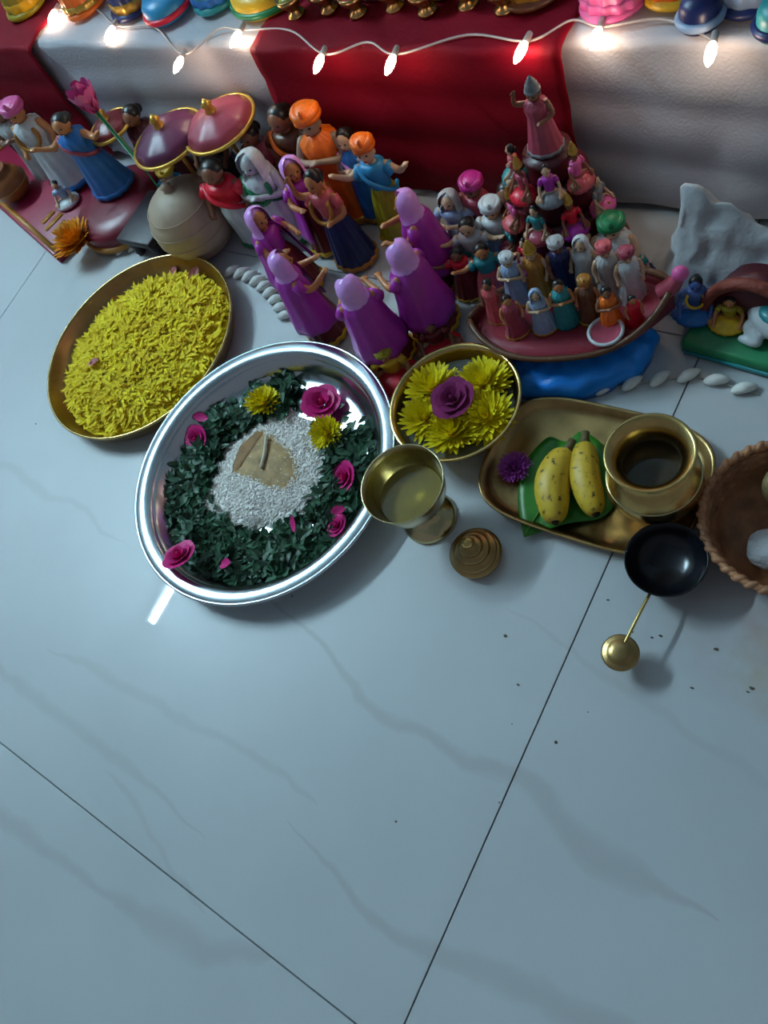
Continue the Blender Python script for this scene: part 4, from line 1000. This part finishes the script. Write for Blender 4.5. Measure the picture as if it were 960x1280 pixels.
# ================================================================== DOLLS AND LIGHTS ON THE STEP
ZT = SZ + .006
GS = 'dolls standing on the lit step'
stepd = [ # x, y, h, low, colour, top, head, headcolour, skin, hem, label
 (-1.46, .785, .26, 'robe', 'olive', None, 'crown', None, 'skin', 'yellow', 'olive-robed doll on the step at the far left above the red drape'),
 (-1.29, .780, .24, 'skirt', 'orange', 'yellow', 'hair', None, 'fair', 'gold', 'orange-skirted doll on the white step, second from the left'),
 (-1.165, .775, .25, 'robe', 'navy', None, 'turban', 'red', 'fair', 'gold', 'navy-robed doll on the white step'),
 (-.985, .785, .25, 'skirt', 'teal', 'red', 'hair', None, 'skin', 'blue', 'teal-skirted doll on the white step'),
 (-.475, .775, .24, 'robe', 'brown', None, 'turban', 'orange', 'fair', 'gold', 'brown-robed doll at the right of the red-covered step'),
 (-.60, .800, .24, 'skirt', 'olive', 'maroon', 'hair', None, 'skin', 'gold', 'olive-skirted doll on the red-covered step'),
 (-.70, .800, .24, 'robe', 'maroon', None, 'crown', None, 'fair', 'gold', 'maroon-robed doll in the middle of the red-covered step'),
 (-.79, .805, .24, 'robe', 'green', None, 'crown', None, 'skin', 'olive', 'green-robed doll at the left of the red-covered step'),
 (-.372, .752, .22, 'skirt', 'pink', 'orange', 'hair', None, 'fair', 'pink', 'pink-skirted doll just right of the red runner'),
 (-.310, .770, .23, 'robe', 'yellow', None, 'turban', 'coral', 'skin', 'orange', 'yellow-robed doll on the right part of the step'),
 (-.235, .755, .22, 'robe', 'navy', None, 'hair', None, 'fair', 'paleblue', 'navy-robed doll at the right of the white step'),
 (-.160, .745, .21, 'skirt', 'teal', 'blue', 'crown', None, 'fair', 'coral', 'teal-skirted doll at the right edge of the step'),
]
for x, y, h, lw, c, tp_, hd_, hc, sk, hm, lb in stepd:
    figurine(Vector((x, y, ZT + .004)), h, R.uniform(-.2, .2), lb, R.choice(('pray', 'raise', 'down')), sk, lw, c, topc=tp_, head=hd_, headc=hc, hemc=hm, garl='gold' if R.random() < .5 else None, plinth=c, group=GS, fat=.64)
def round_stand(x, y, r, c1, c2, label):
    e = empty('round_stand', (x, y, ZT + .002), label=label, cat='stand')
    bm = B(); lathe(bm, [(0, 0), (r * .95, 0), (r, .006), (r * .96, .020), (r * .80, .028), (0, .030)], 48); obj('drum', bm, P[c1], e)
    bm = B(); torus(bm, r * .985, .0045, 48, 8, Matrix.Translation((0, 0, .008))); obj('rim', bm, P[c2], e)
round_stand(-.885, .795, .062, 'yellow', 'green', 'round yellow stand with green rim on the step left of the red runner')
round_stand(-1.075, .765, .040, 'sky', 'red', 'round blue stand with red rim on the white step')
round_stand(-.195, .712, .022, 'teal', 'navy', 'small round teal stand on the step at the right edge')
round_stand(-.272, .722, .020, 'navy', 'paleblue', 'small round navy stand on the step near the right lamp')
# gilt cups in a row on the red part of the step
for k in range(7):
    e = empty('gilt_cup', (-.81 + .052 * k, .745 + .008 * (k % 2), ZT + .004), label=('leftmost', 'second from left', 'third from left', 'middle', 'third from right', 'second from right', 'rightmost')[k] + ' gilt cup in the row on the red-covered step', cat='cup', group='gilt cups on the red-covered step')
    bm = B(); lathe(bm, [(0, 0), (.013, 0), (.012, .003), (.006, .007), (.010, .012), (.017, .020), (.019, .028), (.0165, .028), (.010, .018), (0, .015)], 28); obj('vessel', bm, brass_dull, e)
    bm = B(); ell(bm, (0, 0, .024), (.015, .015, .007), 14, 8); obj('filling', bm, P[('olive', 'brown', 'red')[k % 3]], e)

# string of fairy lamps along the edge of the step
wire = mat('wire', (.50, .44, .42), .4); glow = mat('bulb_glow', (1, .9, .8), .4, emit=(1.0, .74, .52), es=38.0)
e = empty('fairy_lights', (-.8, .70, ZT), label='string of small warm fairy lamps lying along the step edge', cat='lights')
def onstep(px, py):
    p = fl(px, py, ZT + .008)
    return p if p.y > SY - .02 else p
bulbs = [onstep(*p) for p in ((72, 10), (145, 30), (303, 35), (405, 65), (495, 65), (660, 48), (752, 30), (893, 48))]
hang = fl(230, 68, SZ - .012); k_ = (SY - .020) / hang.y; cz = CAM_H + (hang.z - CAM_H) * k_; hang = Vector((hang.x * k_, SY - .020, cz))
allp = bulbs[:2] + [hang] + bulbs[2:]
path = []
for a, b_ in zip(allp, allp[1:]):
    path += [a, a.lerp(b_, .5) + Vector((0, .02, .0))]
path.append(allp[-1])
path = [Vector((p.x, p.y, p.z if abs(p.z - hang.z) < 1e-6 else ZT + .005)) for p in path]
bm = B(); tube(bm, [p - e.location for p in spline(path, 8)], .0014, 6); obj('wire', bm, wire, e)
for p in allp:
    d = Vector((.10 + R.uniform(-.1, .1), -1, -.05)).normalized(); q = p - e.location + Vector((0, 0, .001))
    bm = B(); Mx = d.to_track_quat('Z', 'Y').to_matrix().to_4x4()
    lathe(bm, [(0, -.006), (.0035, -.006), (.004, .006), (.003, .009)], 12, M=Matrix.Translation(q) @ Mx); s_ = obj('socket', bm, wire, e)
    bm = B(); lathe(bm, [(.003, .007), (.0048, .012), (.0054, .020), (.0040, .029), (.0014, .035), (0, .036)], 14, M=Matrix.Translation(q) @ Mx); obj('bulb', bm, glow, s_)

# crumbs and specks on the tiles
items = []
for px, py, r in ((648, 856, .003), (632, 795, .0035), (695, 928, .0035), (495, 1027, .0025), (624, 1003, .002), (365, 745, .003), (790, 790, .003), (815, 797, .0025), (826, 795, .003), (895, 812, .004), (760, 750, .003), (940, 860, .004), (935, 865, .003), (865, 860, .003), (45, 530, .003), (640, 905, .0015), (735, 890, .0015)):
    p = fl(px, py); r *= .7; n = 6; vs = [(p.x + r * R.uniform(.6, 1.2) * math.cos(2 * PI * k / n), p.y + r * .7 * R.uniform(.5, 1.2) * math.sin(2 * PI * k / n), .0002) for k in range(n)]
    vs.append((p.x, p.y, .0015)); items.append((vs, [(k, (k + 1) % n, n) for k in range(n)]))
setp(scatter_mesh('floor_crumbs', items, mat('crumb', (.10, .075, .05), .8, var=.4)), 'dark crumbs and specks scattered over the pale tiles', 'crumbs', kind='stuff')
